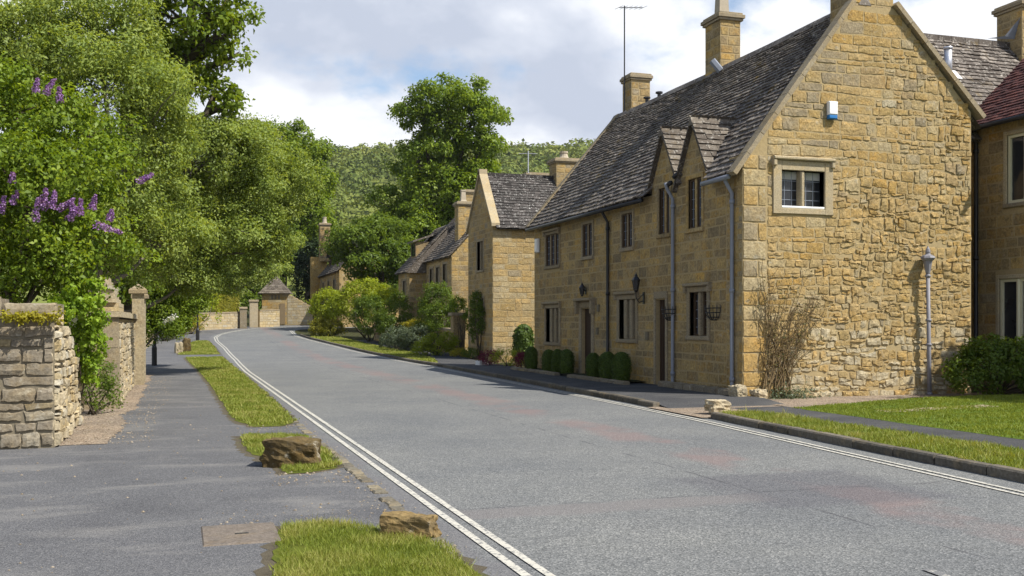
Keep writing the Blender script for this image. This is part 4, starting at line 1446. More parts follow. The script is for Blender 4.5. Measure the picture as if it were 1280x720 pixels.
mb = MB()
sv = Vector((3.3, 0, 3.3 * .93)).normalized(); nv = Vector((-sv.z, 0, sv.x)); La = 3.3 / sv.x
slates(mb, (18.2, A0 - .1, AE - .15), (0, 1, 0), sv, nv, A1 - A0 + .2, slate_rows(La, .13, .13), (.17, .18), .022, 44, None, None, 0, None, .004)
mb.add([Vector((18.2, yy, AE - .17)) + sv * s_ for (yy, s_) in ((A0 - .1, 0), (A1 + .1, 0), (A1 + .1, La), (A0 - .1, La))], [(0, 1, 2, 3)], 0, .1)
mb.add([Vector((21.5, A0 - .1, AE + 2.9)), Vector((21.5, A1 + .1, AE + 2.9)), Vector((24.3, A1 + .1, AE - .17)), Vector((24.3, A0 - .1, AE - .17))], [(0, 1, 2, 3)], 0, .4)
mb.build('roof', M_tile, H5)
gutter(H5, 'gutter', [(18.16, A0 - .1, AE - .2), (18.16, A1 + .12, AE - .2)], .06)
downpipe(H5, 18.5, 20.2, AE - .3, .3, M_black, r=.05)

# ------------------------------------------------------------------ fittings on the long cottage: each its own thing
def on_gable(x, z, d=0.03): return (x, 18.95 - d, z)


a = thing('alarm_box', 'white and blue burglar alarm box high on the bare gable wall', 'alarm box', (13.4, 18.92, 6.02))
mb = MB(); mb.fbox(frame((0, 18.92, 0), (1, 0, 0), (0, -1, 0)), 13.29, 13.52, 6.11, 6.40, 0, .09, 0, None, .02); mb.build('alarm_case', M_white, a)
mb = MB(); mb.fbox(frame((0, 18.92, 0), (1, 0, 0), (0, -1, 0)), 13.295, 13.515, 6.02, 6.108, 0, .085, 0, None, .02); mb.build('alarm_strobe', M_blue, a)
a = thing('alarm_box', 'small white alarm box under the eaves at the far end of the cottage front', 'alarm box', (11.22, 31.75, 3.9))
mb = MB(); mb.fbox(frame((11.22, 0, 0), (0, 1, 0), (-1, 0, 0)), 31.62, 31.86, 3.95, 4.4, 0, .1, 0, None, .03); mb.build('alarm_case', M_white, a)

# old vent lamp standing against the gable
lp = thing('lamp_post', 'slim grey lilac iron lamp standing against the rubble gable wall', 'lamp post', (15.86, 18.78, 0.02))
mb = MB()
top = Vector((15.80, 18.76, 2.72)); bot = Vector((15.86, 18.78, 0.0))
mb.tube([bot, bot + (top - bot) * .3, top], [.05, .046, .042], 12)
for t in (.02, .42, .62, .98):
    p = bot + (top - bot) * t
    mb.tube([p - Vector((0, 0, .03)), p - Vector((0, 0, .015)), p + Vector((0, 0, .015)), p + Vector((0, 0, .03))], [.05, .066, .066, .05], 12)
mb.build('lamp_pole', M_lilacpipe, lp, True)
mb = MB()
mb.lathe((15.80, 18.76, 2.72), [(.05, 0), (.06, .06), (.10, .28), (.13, .30), (.15, .34)], 8)
mb.lathe((15.80, 18.76, 3.062), [(.17, 0), (.15, .04), (.07, .08), (.05, .10), (.06, .14), (.045, .2), (.02, .24), (.01, .27)], 8)
mb.build('lamp_head', M_lilacpipe, lp)

# wall lanterns
def wall_lantern(y, z, label, s=1.0, bracket=True):
    t = thing('wall_lantern', label, 'wall lantern', (11.22, y, z))
    x = 11.25 - .32 * s if bracket else 11.25 - .14
    g = MB()
    g.lathe((x, y, z), [(.07 * s, 0), (.12 * s, .30 * s)], 6)
    g.build('lantern_glass', M_glass, t)
    f = MB()
    for k in range(6):
        an = 2 * math.pi * (k + .5) / 6
        c_, s_ = math.cos(an), math.sin(an)
        f.tube([(x + c_ * .072 * s, y + s_ * .072 * s, z), (x + c_ * .124 * s, y + s_ * .124 * s, z + .3 * s)], .011, 4)
    f.lathe((x, y, z - .05 * s), [(.02 * s, -.05 * s), (.05 * s, -.02 * s), (.085 * s, .045 * s)], 6)
    f.lathe((x, y, z + .302 * s), [(.15 * s, 0), (.155 * s, .03 * s), (.08 * s, .13 * s), (.05 * s, .15 * s), (.055 * s, .19 * s), (.02 * s, .24 * s), (.008 * s, .3 * s)], 6)
    f.build('lantern_frame', M_black, t)
    b = MB()
    if bracket:
        b.tube([(11.22, y, z - .28), (11.1, y, z - .32), (x, y, z - .2), (x, y, z - .08)], .014, 6)
        b.tube([(11.22, y, z - .1), (11.1, y, z - .22), (x + .06, y, z - .24)], .01, 6)
    else:
        b.tube([(11.22, y, z + .1), (x + .07, y, z + .12)], .02, 6)
    b.fbox(F_FAC, y - .04, y + .04, z - .36 if bracket else z, z - .06 if bracket else z + .2, .02, .04)
    b.build('bracket', M_black, t)


wall_lantern(23.72, 2.47, 'black hexagonal lantern on a curved bracket beside the plain dark door', .74)
wall_lantern(27.62, 2.46, 'small black lantern close to the wall above the hooded door', .62, False)


def basket(y, z, label):
    t = MB()
    x0 = 11.22
    for zz, r in ((z + .2, .23), (z + .1, .21), (z, .16), (z - .06, .08)):
        t.tube([(x0 - math.sin(a_) * r * .9, y + math.cos(a_) * r * 1.15, zz) for a_ in np.linspace(0, math.pi, 11)], .011, 4)
    for a_ in np.linspace(0, math.pi, 9):
        t.tube([(x0 - math.sin(a_) * r * .9, y + math.cos(a_) * r * 1.15, zz) for zz, r in ((z + .27, .23), (z + .2, .23), (z + .1, .21), (z, .16), (z - .06, .08))], .009, 4)
    o = t.build('wall_basket', M_black, origin=(x0, y, z))
    set_props(o, label, 'hay basket', 'iron hay baskets on the cottage front')


basket(22.2, 1.75, 'empty black iron hay basket between the grey pipe and the plain door')
basket(20.08, 1.75, 'empty black iron hay basket between the near ground window and corner pipe')

# ------------------------------------------------------------------ foliage helpers
def leaves_at(P, Nr, size, rng, asp=0.55, jit=0.7, fold=0.18, droop=0.3):
    """One folded leaf at each point P facing roughly along Nr -> (k, 4, 3)."""
    n = len(P)
    N = Nr + rng.normal(0, jit, (n, 3))
    N /= np.linalg.norm(N, axis=1, keepdims=True) + 1e-9
    T = rng.normal(0, 1, (n, 3)); T[:, 2] -= droop
    T -= N * np.sum(T * N, 1, keepdims=True)
    T /= np.linalg.norm(T, axis=1, keepdims=True) + 1e-9
    B = np.cross(N, T)
    s = (size * rng.uniform(0.65, 1.35, n))[:, None]
    base = P
    tip = P + T * s - N * s * .08
    mid = P + T * s * .45
    return np.stack([base, mid + B * s * asp * .5 + N * s * fold, tip, mid - B * s * asp * .5 + N * s * fold], 1)


def clump_leaves(clumps, per, size, rng, up=0.5, flat=0.8, **kw):
    """clumps: (c, r, outward). Leaves on and inside small spheres."""
    Cc = np.array([c for (c, r, o) in clumps]); Rr = np.array([r for (c, r, o) in clumps]); Oo = np.array([o for (c, r, o) in clumps])
    k = len(clumps)
    idx = np.repeat(np.arange(k), per)
    d = rng.normal(0, 1, (len(idx), 3))
    d /= np.linalg.norm(d, axis=1, keepdims=True)
    rad = Rr[idx] * rng.random(len(idx)) ** 0.45
    off = d * rad[:, None]
    off[:, 2] *= flat
    P = Cc[idx] + off
    N = d * .6 + Oo[idx] * .6
    N[:, 2] += up
    L = leaves_at(P, N, size, rng, **kw)
    ct = rng.normal(0, .13, k)
    rn = np.clip(.5 + ct[idx] + rng.normal(0, .17, len(idx)), 0, 1)
    return L, rn


def lobes_to_clumps(lobes, n, cr, rng, inner=0.55, seed=0, sub=0):
    """lobes: (centre, (rx, ry, rz)); n clumps spread on their shells, not deep inside another lobe."""
    if sub:
        fine = []
        for (c, r) in lobes:
            c, r = np.array(c, float), np.array(r, float)
            for k in range(sub):
                d = rng.normal(0, 1, 3); d /= np.linalg.norm(d)
                if d[2] < -.5: d[2] *= -.6
                f = rng.uniform(.34, .50)
                fine.append((c + d * r * rng.uniform(.62, .95), r * f * np.array([1.1, 1.1, .8])))
        lobes = fine + [(c, np.array(r) * .78) for (c, r) in lobes]
    areas = np.array([(r[0] * r[1] * r[2]) ** (2 / 3) for (c, r) in lobes])
    cnt = np.maximum(1, (n * areas / areas.sum()).astype(int))
    out = []
    for (c, r), m in zip(lobes, cnt):
        c = np.array(c); r = np.array(r)
        for _ in range(m):
            d = rng.normal(0, 1, 3); d /= np.linalg.norm(d)
            if d[2] < -.55 and rng.random() < .6: d[2] *= -1
            nz = 1 + .22 * mnoise.noise(Vector(d * 2.3) + Vector((c[0], c[1], c[2])))
            t = (inner + (1 - inner) * rng.random() ** .6) * nz
            p = c + d * r * t
            deep = False
            for (c2, r2) in lobes:
                if c2 is not c:
                    q = (p - np.array(c2)) / np.array(r2)
                    if q @ q < .35: deep = True
            if deep and rng.random() < .75: continue
            out.append((p, cr * rng.uniform(.6, 1.35), d))
    return out


def limb(mb, a, b, r0, r1, rng, n=5, bow=.12, sides=7):
    a, b = np.array(a, float), np.array(b, float)
    L = np.linalg.norm(b - a)
    w = rng.normal(0, bow * L, 3)
    pts = [a + (b - a) * t + w * math.sin(math.pi * t) * .5 + rng.normal(0, .012 * L, 3) * (0 < t < 1) for t in np.linspace(0, 1, n)]
    mb.tube([Vector(p) for p in pts], list(np.linspace(r0, r1, n)), sides)


def tree(name, label, base, trunk_h, trunk_r, lobes, n_cl, cr, per, size, leaf, bark=None, seed=1, group=None, cat='tree', twigs=60, crown_name='crown', inner=.55, up=.5, asp=.55, extra=None, flat=.8, jit=.7, sub=9):
    rng = np.random.default_rng(seed)
    t = thing(name, label, cat, base, group)
    cl = lobes_to_clumps(lobes, n_cl, cr, rng, inner, 0, sub)
    mb = MB()
    b = np.array(base, float)
    top = b + np.array([rng.normal(0, .05) * trunk_h, rng.normal(0, .05) * trunk_h, trunk_h])
    mb.tube([Vector(b - [0, 0, .1]), Vector(b + [0, 0, trunk_h * .08]), Vector(b + (top - b) * .5 + rng.normal(0, .03 * trunk_h, 3) * [1, 1, 0]), Vector(top)], [trunk_r * 1.5, trunk_r * 1.1, trunk_r * .9, trunk_r * .75], 9)
    for (c, r) in lobes:
        c = np.array(c, float)
        limb(mb, top - (top - b) * rng.uniform(0, .35), c, trunk_r * .5, trunk_r * .2, rng)
    if twigs:
        for i in rng.choice(len(cl), min(twigs, len(cl)), replace=False):
            p = cl[i][0]
            c = min((np.array(l[0], float) for l in lobes), key=lambda q: np.linalg.norm(q - p))
            limb(mb, c, p, trunk_r * .16, trunk_r * .035, rng, 4, .1, 5)
    mb.build('trunk', bark or M_bark, t, True)
    L, rn = clump_leaves(cl, per, size, rng, up, flat, asp=asp, jit=jit)
    if extra is not None:
        L2, r2 = extra(rng)
        L = np.concatenate([L, L2]); rn = np.concatenate([rn, r2])
    np_quads(crown_name, L, leaf, t, rn)
    return t


def shrub(name, label, base, lobes, n_cl, cr, per, size, leaf, seed=1, group=None, cat='shrub', stems=8, inner=.6, up=.4, asp=.55, jit=.7, flat=.85, stem_r=.02):
    rng = np.random.default_rng(seed)
    t = thing(name, label, cat, base, group)
    cl = lobes_to_clumps(lobes, n_cl, cr, rng, inner)
    mb = MB()
    for i in range(stems):
        c = cl[rng.integers(len(cl))][0]
        limb(mb, np.array(base) + rng.normal(0, .05, 3) * [1, 1, 0], c, stem_r, stem_r * .35, rng, 4, .1, 5)
    mb.build('stems', M_bark, t, True)
    L, rn = clump_leaves(cl, per, size, rng, up, flat, asp=asp, jit=jit)
    L[:, :, 2] = np.maximum(L[:, :, 2], base[2] + .01)
    np_quads('foliage', L, leaf, t, rn)
    return t


CR, CC_ = math.sin(R(18)), math.cos(R(18))


def at(px, py, D):
    """World point at depth D seen at a pixel of the 1280x720 photograph (used only to take measurements for sizes)."""
    x = (px - 640) / 1280
    return np.array([(x * CC_ + CR) * D, (-x * CR + CC_) * D, 1.6 + (405 - py) / 1280 * D])


def gz(p): return zf(p[1])


# ------------------------------------------------------------------ left boundary walls
LW1 = thing('stone_wall', 'grey drystone wall end with big coping blocks nearest the camera', 'wall', (-1.52, 14.4, 0))
mb = MB()
Ff = frame((0, 14.4, 0), (1, 0, 0), (0, -1, 0))
Fs = frame((-1.52, 0, 0), (0, 1, 0), (1, 0, 0))


def w1top(y): return float(np.interp(y, [14.4, 15.2, 16.0, 16.7, 17.6], [1.72, 1.62, 1.42, 1.15, 1.0]))


mb.box(-9, -1.535, 14.393, 14.95, -.05, 1.68, 1)
ys_ = np.linspace(14.42, 17.6, 9)
for a_, b_ in zip(ys_[:-1], ys_[1:]):
    za, zb = w1top(a_) - .05, w1top(b_) - .05
    mb.add([(-2.05, a_, -.05), (-1.54, a_, -.05), (-1.54, b_, -.05), (-2.05, b_, -.05), (-2.05, a_, za), (-1.54, a_, za), (-1.54, b_, zb), (-2.05, b_, zb)],
           [(4, 5, 6, 7), (1, 2, 6, 5), (0, 4, 7, 3), (2, 3, 7, 6), (0, 1, 5, 4)], 1)
stones(mb, Ff, -6.0, -1.53, 0.02, lambda u: 1.68, (), lambda v: (.11, .2), lambda u, v: (.2, .55), lambda u, v: .5, (.022, .04), 51, wave=.05, res=.045, gap=.007)
stones(mb, Fs, 14.42, 17.6, 0.02, lambda u: w1top(u), (), lambda v: (.1, .18), lambda u, v: (.14, .32), lambda u, v: .75, (.015, .04), 52, wave=.05, res=.05, gap=.009)
Fe = frame((0, 17.6, 0), (1, 0, 0), (0, 1, 0))
stones(mb, Fe, -2.05, -1.55, 0.02, lambda u: 1.0, (), lambda v: (.12, .2), lambda u, v: (.2, .35), lambda u, v: .6, (.02, .05), 53, res=.08)
mb.m = [m_ for m_ in mb.m]
w_ = mb.build('wall', [M_grey, M_mortar2, M_pale], LW1)
mi = np.array(mb.m); cen = np.array([mb.v[f[0]] for f in mb.f])
mi[(cen[:, 0] > -1.56) & (mi == 0)] = 2
w_.data.polygons.foreach_set('material_index', mi.astype(np.int32))
mb = MB()
x = -6.0
rng = np.random.default_rng(8)
while x < -1.6:
    l = random.uniform(.35, .7)
    if x + l > -1.75: l = -1.48 - x
    h = random.uniform(.17, .25)
    for (F, c4, dd) in ((frame((0, 14.34, 0), (1, 0, 0), (0, -1, 0)), [(x + .01, 1.70), (x + l - .01, 1.70), (x + l - .01, 1.70 + h), (x + .01, 1.70 + h)], .05),):
        stone_patch(mb, F, c4, dd, .8, random.random(), rng, 5, 4)
    mb.box(x + .02, x + l - .02, 14.35, 14.95, 1.69, 1.69 + h - .01, 0)
    x += l
mb.box(-1.53, -1.47, 14.36, 14.9, 1.71, 1.86, 0)
mb.build('coping', M_grey, LW1)

LW2 = thing('stone_wall', 'pale rubble garden wall with a rough stack of stones on its end', 'wall', (-1.1, 20.6, 0))
mb = MB()
Fs2 = frame((-1.12, 0, 0), (0, 1, 0), (1, 0, 0))
mb.box(-1.62, -1.14, 20.65, 33.5, -.05, 1.7, 1)
stones(mb, Fs2, 20.95, 28.2, 0.02, lambda u: 1.72, (), lambda v: (.11, .19), lambda u, v: (.14, .36), lambda u, v: .7, (.012, .03), 54, wave=.05, res=.07, gap=.010)
stones(mb, Fs2, 29.2, 33.5, 0.02, lambda u: 1.55, (), lambda v: (.12, .2), lambda u, v: (.18, .4), lambda u, v: .7, (.015, .04), 55, wave=.05, res=.1, gap=.018)
mb.build('wall', [M_pale, M_mortar], LW2)
mb = MB()
mb.box(-1.68, -1.08, 20.55, 20.95, -.05, 1.15, 0, .3)
mb.box(-1.67, -1.09, 20.56, 20.94, 1.16, 1.72, 0, .7)
mb.build('gate_pier', M_dressd, LW2)
mb = MB()
y = 20.5
while y < 28.2:
    l = random.uniform(.5, .8)
    mb.box(-1.7, -1.03, y + .01, y + l - .01, 1.73, 1.84 + random.uniform(-.02, .02)); y += l
for k in range(8):
    z_ = 1.85 + k * .085
    mb.box(-1.55 + .02 * k + random.uniform(-.05, .05), -1.08 - .03 * k + random.uniform(-.05, .05), 21.2 + random.uniform(-.1, .1) + k * .06, 23.2 - k * .12 + random.uniform(-.1, .1), z_, z_ + .078)
mb.build('coping', M_pale, LW2)
for i, (y, h) in enumerate(((28.6, 2.40), (29.9, 2.30))):
    p = thing('gate_pier', ['square dressed stone pier with flat cap, the near one of the pair', 'square dressed stone pier with flat cap, the far one of the pair'][i], 'pier', (-1.05, y, 0), 'capped piers in the left garden wall')
    m = MB(); m.box(-1.17, -.88, y - .17, y + .17, -.05, h); m.build('shaft', M_pale, p)
    m = MB()
    F = (Vector((0, 0, 0)), Vector((1, 0, 0)), Vector((0, 1, 0)), Vector((0, 0, 1)))
    m.fbox(F, -1.25, -.80, y - .25, y + .25, h, h + .12, 0, None, .03)
    m.add([(-1.23, y - .23, h + .12), (-.82, y - .23, h + .12), (-.82, y + .23, h + .12), (-1.23, y + .23, h + .12), (-1.025, y, h + .26)], [(0, 1, 4), (1, 2, 4), (2, 3, 4), (3, 0, 4)])
    m.build('cap', M_dressd, p)
# timber gate post and leaf
g = MB(); g.box(-1.78, -1.66, 20.15, 20.28, -.05, 1.45); o = g.build('gate_post', M_wood, origin=(-1.72, 20.2, 0))
set_props(o, 'weathered square timber gate post by the gravel entrance', 'post')

# low walls further along on the left and at the bend
def low_wall(name, label, pts, h, th, mat, seed, cope=True, zoff=0.0):
    t = thing(name, label, 'wall', (pts[0][0], pts[0][1], zf(pts[0][1])))
    mb = MB(); cb = MB()
    for (a, b) in zip(pts[:-1], pts[1:]):
        a_, b_ = Vector((a[0], a[1], 0)), Vector((b[0], b[1], 0))
        U = (b_ - a_); L = U.length; U.normalize()
        N = Vector((U.y, -U.x, 0))
        za, zb = zf(a[1]), zf(b[1])
        zl = min(za, zb)
        F = (a_, U, Vector((0, 0, 1)), N)
        tp = lambda u: (za + (zb - za) * u / L) + h
        stones(mb, F, 0, L, zl, tp, (), lambda v: (.15, .24), lambda u, v: (.25, .55), lambda u, v: .4, (.01, .025), seed, res=.2)
        vs = [a_ + Vector((0, 0, zl - .2)), b_ + Vector((0, 0, zl - .2)), b_ + Vector((0, 0, zb + h)), a_ + Vector((0, 0, za + h))]
        vs += [v - N * th for v in vs]
        mb.add(vs, [(0, 1, 2, 3), (4, 7, 6, 5), (3, 2, 6, 7), (0, 3, 7, 4), (1, 5, 6, 2)], 1)
        n = max(1, int(L / .6))
        for i in range(n):
            p0, p1 = L * i / n + .006, L * (i + 1) / n - .006
            z0, z1 = tp(p0), tp(p1)
            q = [a_ + U * p + N * d + Vector((0, 0, z_ + e)) for (d) in (.04, -th - .04) for (p, z_, e) in ((p0, z0, .003), (p1, z1, .003), (p1, z1, .1), (p0, z0, .1))]
            cb.add(q, [(0, 1, 2, 3), (7, 6, 5, 4), (3, 2, 6, 7), (0, 4, 5, 1), (0, 3, 7, 4), (1, 5, 6, 2)])
    mb.build('wall', [mat, M_mortar], t)
    if cope: cb.build('coping', M_dressd, t)
    return t


low_wall('stone_wall', 'short low stone wall among the bushes left of the far pavement', [(-1.7, 56), (-1.3, 65)], 1.0, .4, M_pale, 61)
low_wall('stone_wall', 'long low coped stone wall below the golden hedge', [(0.3, 73.5), (1.5, 76.0), (4.5, 79.3)], 1.15, .4, M_pale, 62)
for i, (px_, py_, D_) in enumerate(((304, 412, 76.5), (317, 411, 78.5))):
    p = at(px_, 405, D_); z0 = gz(p)
    t = thing('gate_pier', ['dark mossy stone gate pier at the end of the coped wall', 'pale square gate pier beside the whitish wall at the bend'][i], 'pier', (p[0], p[1], z0))
    w = .5 if i == 0 else .62
    m = MB(); m.box(p[0] - w / 2, p[0] + w / 2, p[1] - w / 2, p[1] + w / 2, z0 - .1, z0 + (1.45, 1.95)[i]); m.build('shaft', (M_grey, M_pale)[i], t)
    m = MB(); F = (Vector((0, 0, 0)), Vector((1, 0, 0)), Vector((0, 1, 0)), Vector((0, 0, 1)))
    m.fbox(F, p[0] - w * .6, p[0] + w * .6, p[1] - w * .6, p[1] + w * .6, z0 + (1.45, 1.95)[i], z0 + (1.6, 2.1)[i], 0, None, .04); m.build('cap', M_dressd, t)
low_wall('stone_wall', 'whitish sunlit rubble wall in front of the little lodge', [(5.85, 80.6), (7.5, 82.1)], 1.25, .4, M_pale, 63)

# lodge with pyramid roof
LB = at(345, 405, 84); lx, ly = LB[0], LB[1]; lz = gz(LB)
LG = thing('lodge', 'small square stone lodge with a pointed pyramid roof at the bend', 'lodge', (lx, ly, lz))
ang = R(-12)
ca, sa = math.cos(ang), math.sin(ang)
def lr_(x, y): return (lx + x * ca - y * sa, ly + x * sa + y * ca)
mb = MB()
q = [lr_(-1.0, -1.0), lr_(1.0, -1.0), lr_(1.0, 1.0), lr_(-1.0, 1.0)]
hh = 2.6
Uv = Vector((ca, sa, 0)); Nv = Vector((sa, -ca, 0))
Fl = (Vector((q[0][0], q[0][1], lz)), Uv, Vector((0, 0, 1)), Nv)
mb.add([(x, y, lz - .1) for x, y in q] + [(x, y, lz + hh) for x, y in q], [(0, 1, 5, 4), (1, 2, 6, 5), (2, 3, 7, 6), (3, 0, 4, 7)], 1)
stones(mb, Fl, 0, 2, 0, lambda u: hh - .03, (), lambda v: (.2, .3), lambda u, v: (.3, .6), lambda u, v: .2, (.01, .02), 64, res=.3)
mb.build('wall', [M_gable, M_mortar], LG)
mb = MB()
for u in (.75, 1.02, 1.29): mb.fbox(Fl, u, u + .15, 2.05, 2.4, .0, .04)
mb.build('window', M_mortar2, LG)
mb = MB()
mb.fbox(Fl, 1.45, 1.85, 0, 1.7, .0, .05)
mb.build('door', M_wood, LG)
mb = MB()
for k in range(4):
    a_, b_ = [(-1.25, -1.25), (1.25, -1.25), (1.25, 1.25), (-1.25, 1.25)][k], [(1.25, -1.25), (1.25, 1.25), (-1.25, 1.25), (-1.25, -1.25)][k]
    n = 11
    for i in range(n):
        t0, t1 = i / n, (i + 1) / n
        p = []
        for (e, t, dz) in ((a_, t0, .05), (b_, t0, .05), (b_, t1, 0.0), (a_, t1, 0.0)):
            x, y = lr_(e[0] * (1 - t), e[1] * (1 - t))
            p.append((x, y, lz + hh - .1 + 1.5 * t + dz))
        for j in range(6):
            s0, s1 = j / 6, (j + 1) / 6
            pp = [Vector(p[0]).lerp(Vector(p[1]), s0), Vector(p[0]).lerp(Vector(p[1]), s1), Vector(p[3]).lerp(Vector(p[2]), s1), Vector(p[3]).lerp(Vector(p[2]), s0)]
            mb.add(pp + [v - Vector((0, 0, .05)) for v in pp[:2]], [(0, 1, 2, 3), (4, 5, 1, 0)])
mb.build('roof', M_slate2, LG)
mb = MB(); mb.lathe((lx, ly, lz + hh + 1.33), [(.14, 0), (.1, .12), (.14, .18), (.05, .3), (.07, .4), (.01, .55)], 8); mb.build('finial', M_dressd, LG)
# sunlit boundary wall beside it
p0, p1 = lr_(1.02, -1.0), lr_(3.1, -1.1)
t = thing('stone_wall', 'tall sunlit cream wall stepping down beside the pyramid roofed lodge', 'wall', (p0[0], p0[1], lz))
U = Vector((p1[0] - p0[0], p1[1] - p0[1], 0)); L = U.length; U.normalize(); N = Vector((U.y, -U.x, 0))
mb = MB(); F = (Vector((p0[0], p0[1], lz)), U, Vector((0, 0, 1)), N)
tp = lambda u: 2.5 - 1.15 * u / L
backing(mb, F, 0, L, -.1, tp)
stones(mb, F, 0, L, 0, tp, (), lambda v: (.18, .28), lambda u, v: (.3, .5), lambda u, v: .3, (.01, .02), 65, res=.3)
vs = [F[0] + U * u + Vector((0, 0, z_)) - N * .4 for (u, z_) in ((0, -.1), (L, -.1), (L, tp(L)), (0, tp(0)))]
mb.add(vs + [v + N * .4 for v in vs], [(0, 1, 2, 3), (3, 2, 6, 7), (1, 5, 6, 2), (0, 3, 7, 4)], 1)
mb.build('wall', [M_pale, M_mortar], t)

# ------------------------------------------------------------------ second house: cross gable
G2 = 0.15
H2 = thing('gabled_house', 'tall stone house with a cross gable and grey speckled roof beyond the long cottage', 'house', (12.5, 41.1, G2))
F2g = frame((12.5, 0, 0), (0, 1, 0), (-1, 0, 0))
F2s = frame((0, 41.1, 0), (1, 0, 0), (0, -1, 0))
E2, R2, Y2a, Y2b = 5.72, 8.05, 41.1, 44.9
yr = 42.95
top2 = lambda y: float(np.interp(y, [Y2a, yr, Y2b], [E2 + .1, R2 + .05, E2 + .1]))
mb = MB()
w2 = [(42.45, 43.4, 3.95, 5.2, 2), (42.4, 43.3, 1.3, 2.7, 2)]
backing(mb, F2g, Y2a, Y2b, -.1, top2, [w[:4] for w in w2], 1, [yr])
stones(mb, F2g, Y2a, Y2b, 0, lambda u: top2(u) - .03, [(a - .1, b + .1, c - .1, d + .1) for (a, b, c, d, n) in w2], lambda v: (.16, .27), lambda u, v: (.24, .6), lambda u, v: .25, (.005, .012), 71, res=.2, gap=.008)
backing(mb, F2s, 12.5, 21, -.1, lambda u: E2, (), 1)
stones(mb, F2s, 12.5, 17.0, 0, lambda u: E2 - .02, (), lambda v: (.16, .30), lambda u, v: (.28, .7), lambda u, v: .45, (.008, .016), 72, lambda u, v, r: .25 + .5 * r, .03, .14, .008)
mb.add([(12.5, Y2b, 0), (21, Y2b, 0), (21, Y2b, E2), (12.5, Y2b, E2)], [(0, 1, 2, 3)], 0, .5)
mb.add([(21, Y2a, 0), (21, Y2b, 0), (21, Y2b, E2), (21, yr, R2), (21, Y2a, E2)], [(0, 1, 2, 3, 4)], 0, .5)
w_ = mb.build('wall', [M_gable, M_mortar, M_facade], H2)
mi = np.array(mb.m); cen = np.array([mb.v[f[0]] for f in mb.f]); mi[(cen[:, 0] < 12.54) & (cen[:, 1] > 41.12) & (mi == 0)] = 2
w_.data.polygons.foreach_set('material_index', mi.astype(np.int32))
for (a, b, c, d, n) in w2:
    window(H2, F2g, a, b, c, d, n, M_dressd, M_oak, None, lead=False, surround=.12)
mb = MB()
sv = Vector((0, yr - Y2a + .2, R2 - E2 + .22)).normalized(); L2 = math.hypot(yr - Y2a + .2, R2 - E2 + .22); nv = Vector((0, -sv.z, sv.y))
slates(mb, (12.6, Y2a - .2, E2 - .12), (1, 0, 0), sv, nv, 8.4, slate_rows(L2, .2, .13), (.2, .4), .03, 73)
mb.add([(12.6, Y2a - .2, E2 - .14), (21, Y2a - .2, E2 - .14), (21, yr, R2 + .06), (12.6, yr, R2 + .06)], [(0, 1, 2, 3)], 0, .05)
mb.add([(12.6, yr, R2 + .06), (21, yr, R2 + .06), (21, Y2b + .2, E2 - .14), (12.6, Y2b + .2, E2 - .14)], [(0, 1, 2, 3)], 0, .3)
x = 12.75
while x < 21: mb.box(x, x + .43, yr - .12, yr + .12, R2 + .02, R2 + .16, 0, random.random()); x += .45
mb.build('roof', M_slate3, H2)
for (ya, za, yb, zb) in ((Y2a - .12, E2 - .02, yr, R2 + .12), (Y2b + .12, E2 - .02, yr, R2 + .12)):
    mb = MB()
    for i in range(7):
        a_ = Vector((0, ya + (yb - ya) * i / 7, za + (zb - za) * i / 7)); b_ = Vector((0, ya + (yb - ya) * (i + 1) / 7, za + (zb - za) * (i + 1) / 7))
        vs = [v + Vector((x, 0, h)) for x in (12.42, 12.78) for (v, h) in ((a_, .0), (b_, .0), (b_, .14), (a_, .14))]
        mb.add(vs, [(0, 1, 2, 3), (7, 6, 5, 4), (0, 4, 5, 1), (1, 5, 6, 2), (2, 6, 7, 3), (3, 7, 4, 0)])
    mb.build('gable_coping', M_dress, H2)
mb = MB(); mb.box(12.42, 12.78, yr - .13, yr + .13, R2 + .08, R2 + .3); mb.build('apex_stone', M_dress, H2)
ch = chimney(H2, 16.4, 42.95, 7.4, 8.75, 1.05, .9, M_facade, ((0, 0, .38, .2),), .1, 'rendered stack with a bluish cowl', 74)
ch2 = chimney(H2, 16.6, 47.5, 6.0, 8.75, 1.1, .9, M_facade, (), .08, 'plain stack behind the ridge', 75)
mb = MB(); mb.tube([(16.1, 47.0, 8.2), (16.1, 47.0, 10.0)], .025, 6); mb.tube([(15.6, 47.0, 9.85), (16.6, 47.1, 9.9)], .012, 4)
mb.build('aerial', M_steel, ch2)
# ------------------------------------------------------------------ third house
H3Z = 0.3
H3 = thing('stone_house', 'stone house with projecting street wing and tall chimney half hidden by dark climbers', 'house', (13.9, 53.3, H3Z))
F3g = frame((0, 53.3, 0), (1, 0, 0), (0, -1, 0)); F3f = frame((13.9, 0, 0), (0, 1, 0), (-1, 0, 0))
E3 = 5.35
mb = MB()
backing(mb, F3g, 13.9, 19.5, 0, lambda u: float(np.interp(u, [13.9, 16.7, 19.5], [E3, E3 + 3.1, E3])), (), 1, [16.7])
stones(mb, F3g, 13.9, 17.5, H3Z, lambda u: float(np.interp(u, [13.9, 16.7, 19.5], [E3, E3 + 3.1, E3])) - .03, (), lambda v: (.2, .32), lambda u, v: (.3, .7), lambda u, v: .2, (.01, .02), 81, res=.3)
w3 = [(54.3, 55.1, 3.3, 4.9, 2), (55.9, 56.7, 3.3, 4.8, 2), (57.4, 58.2, 3.3, 4.8, 2)]
backing(mb, F3f, 53.3, 59.3, 0, lambda u: E3, [w[:4] for w in w3], 1)
stones(mb, F3f, 53.3, 59.3, H3Z, lambda u: E3 - .02, [(a - .1, b + .1, c - .1, d + .1) for (a, b, c, d, n) in w3], lambda v: (.2, .32), lambda u, v: (.3, .7), lambda u, v: .15, (.006, .014), 82, res=.3)
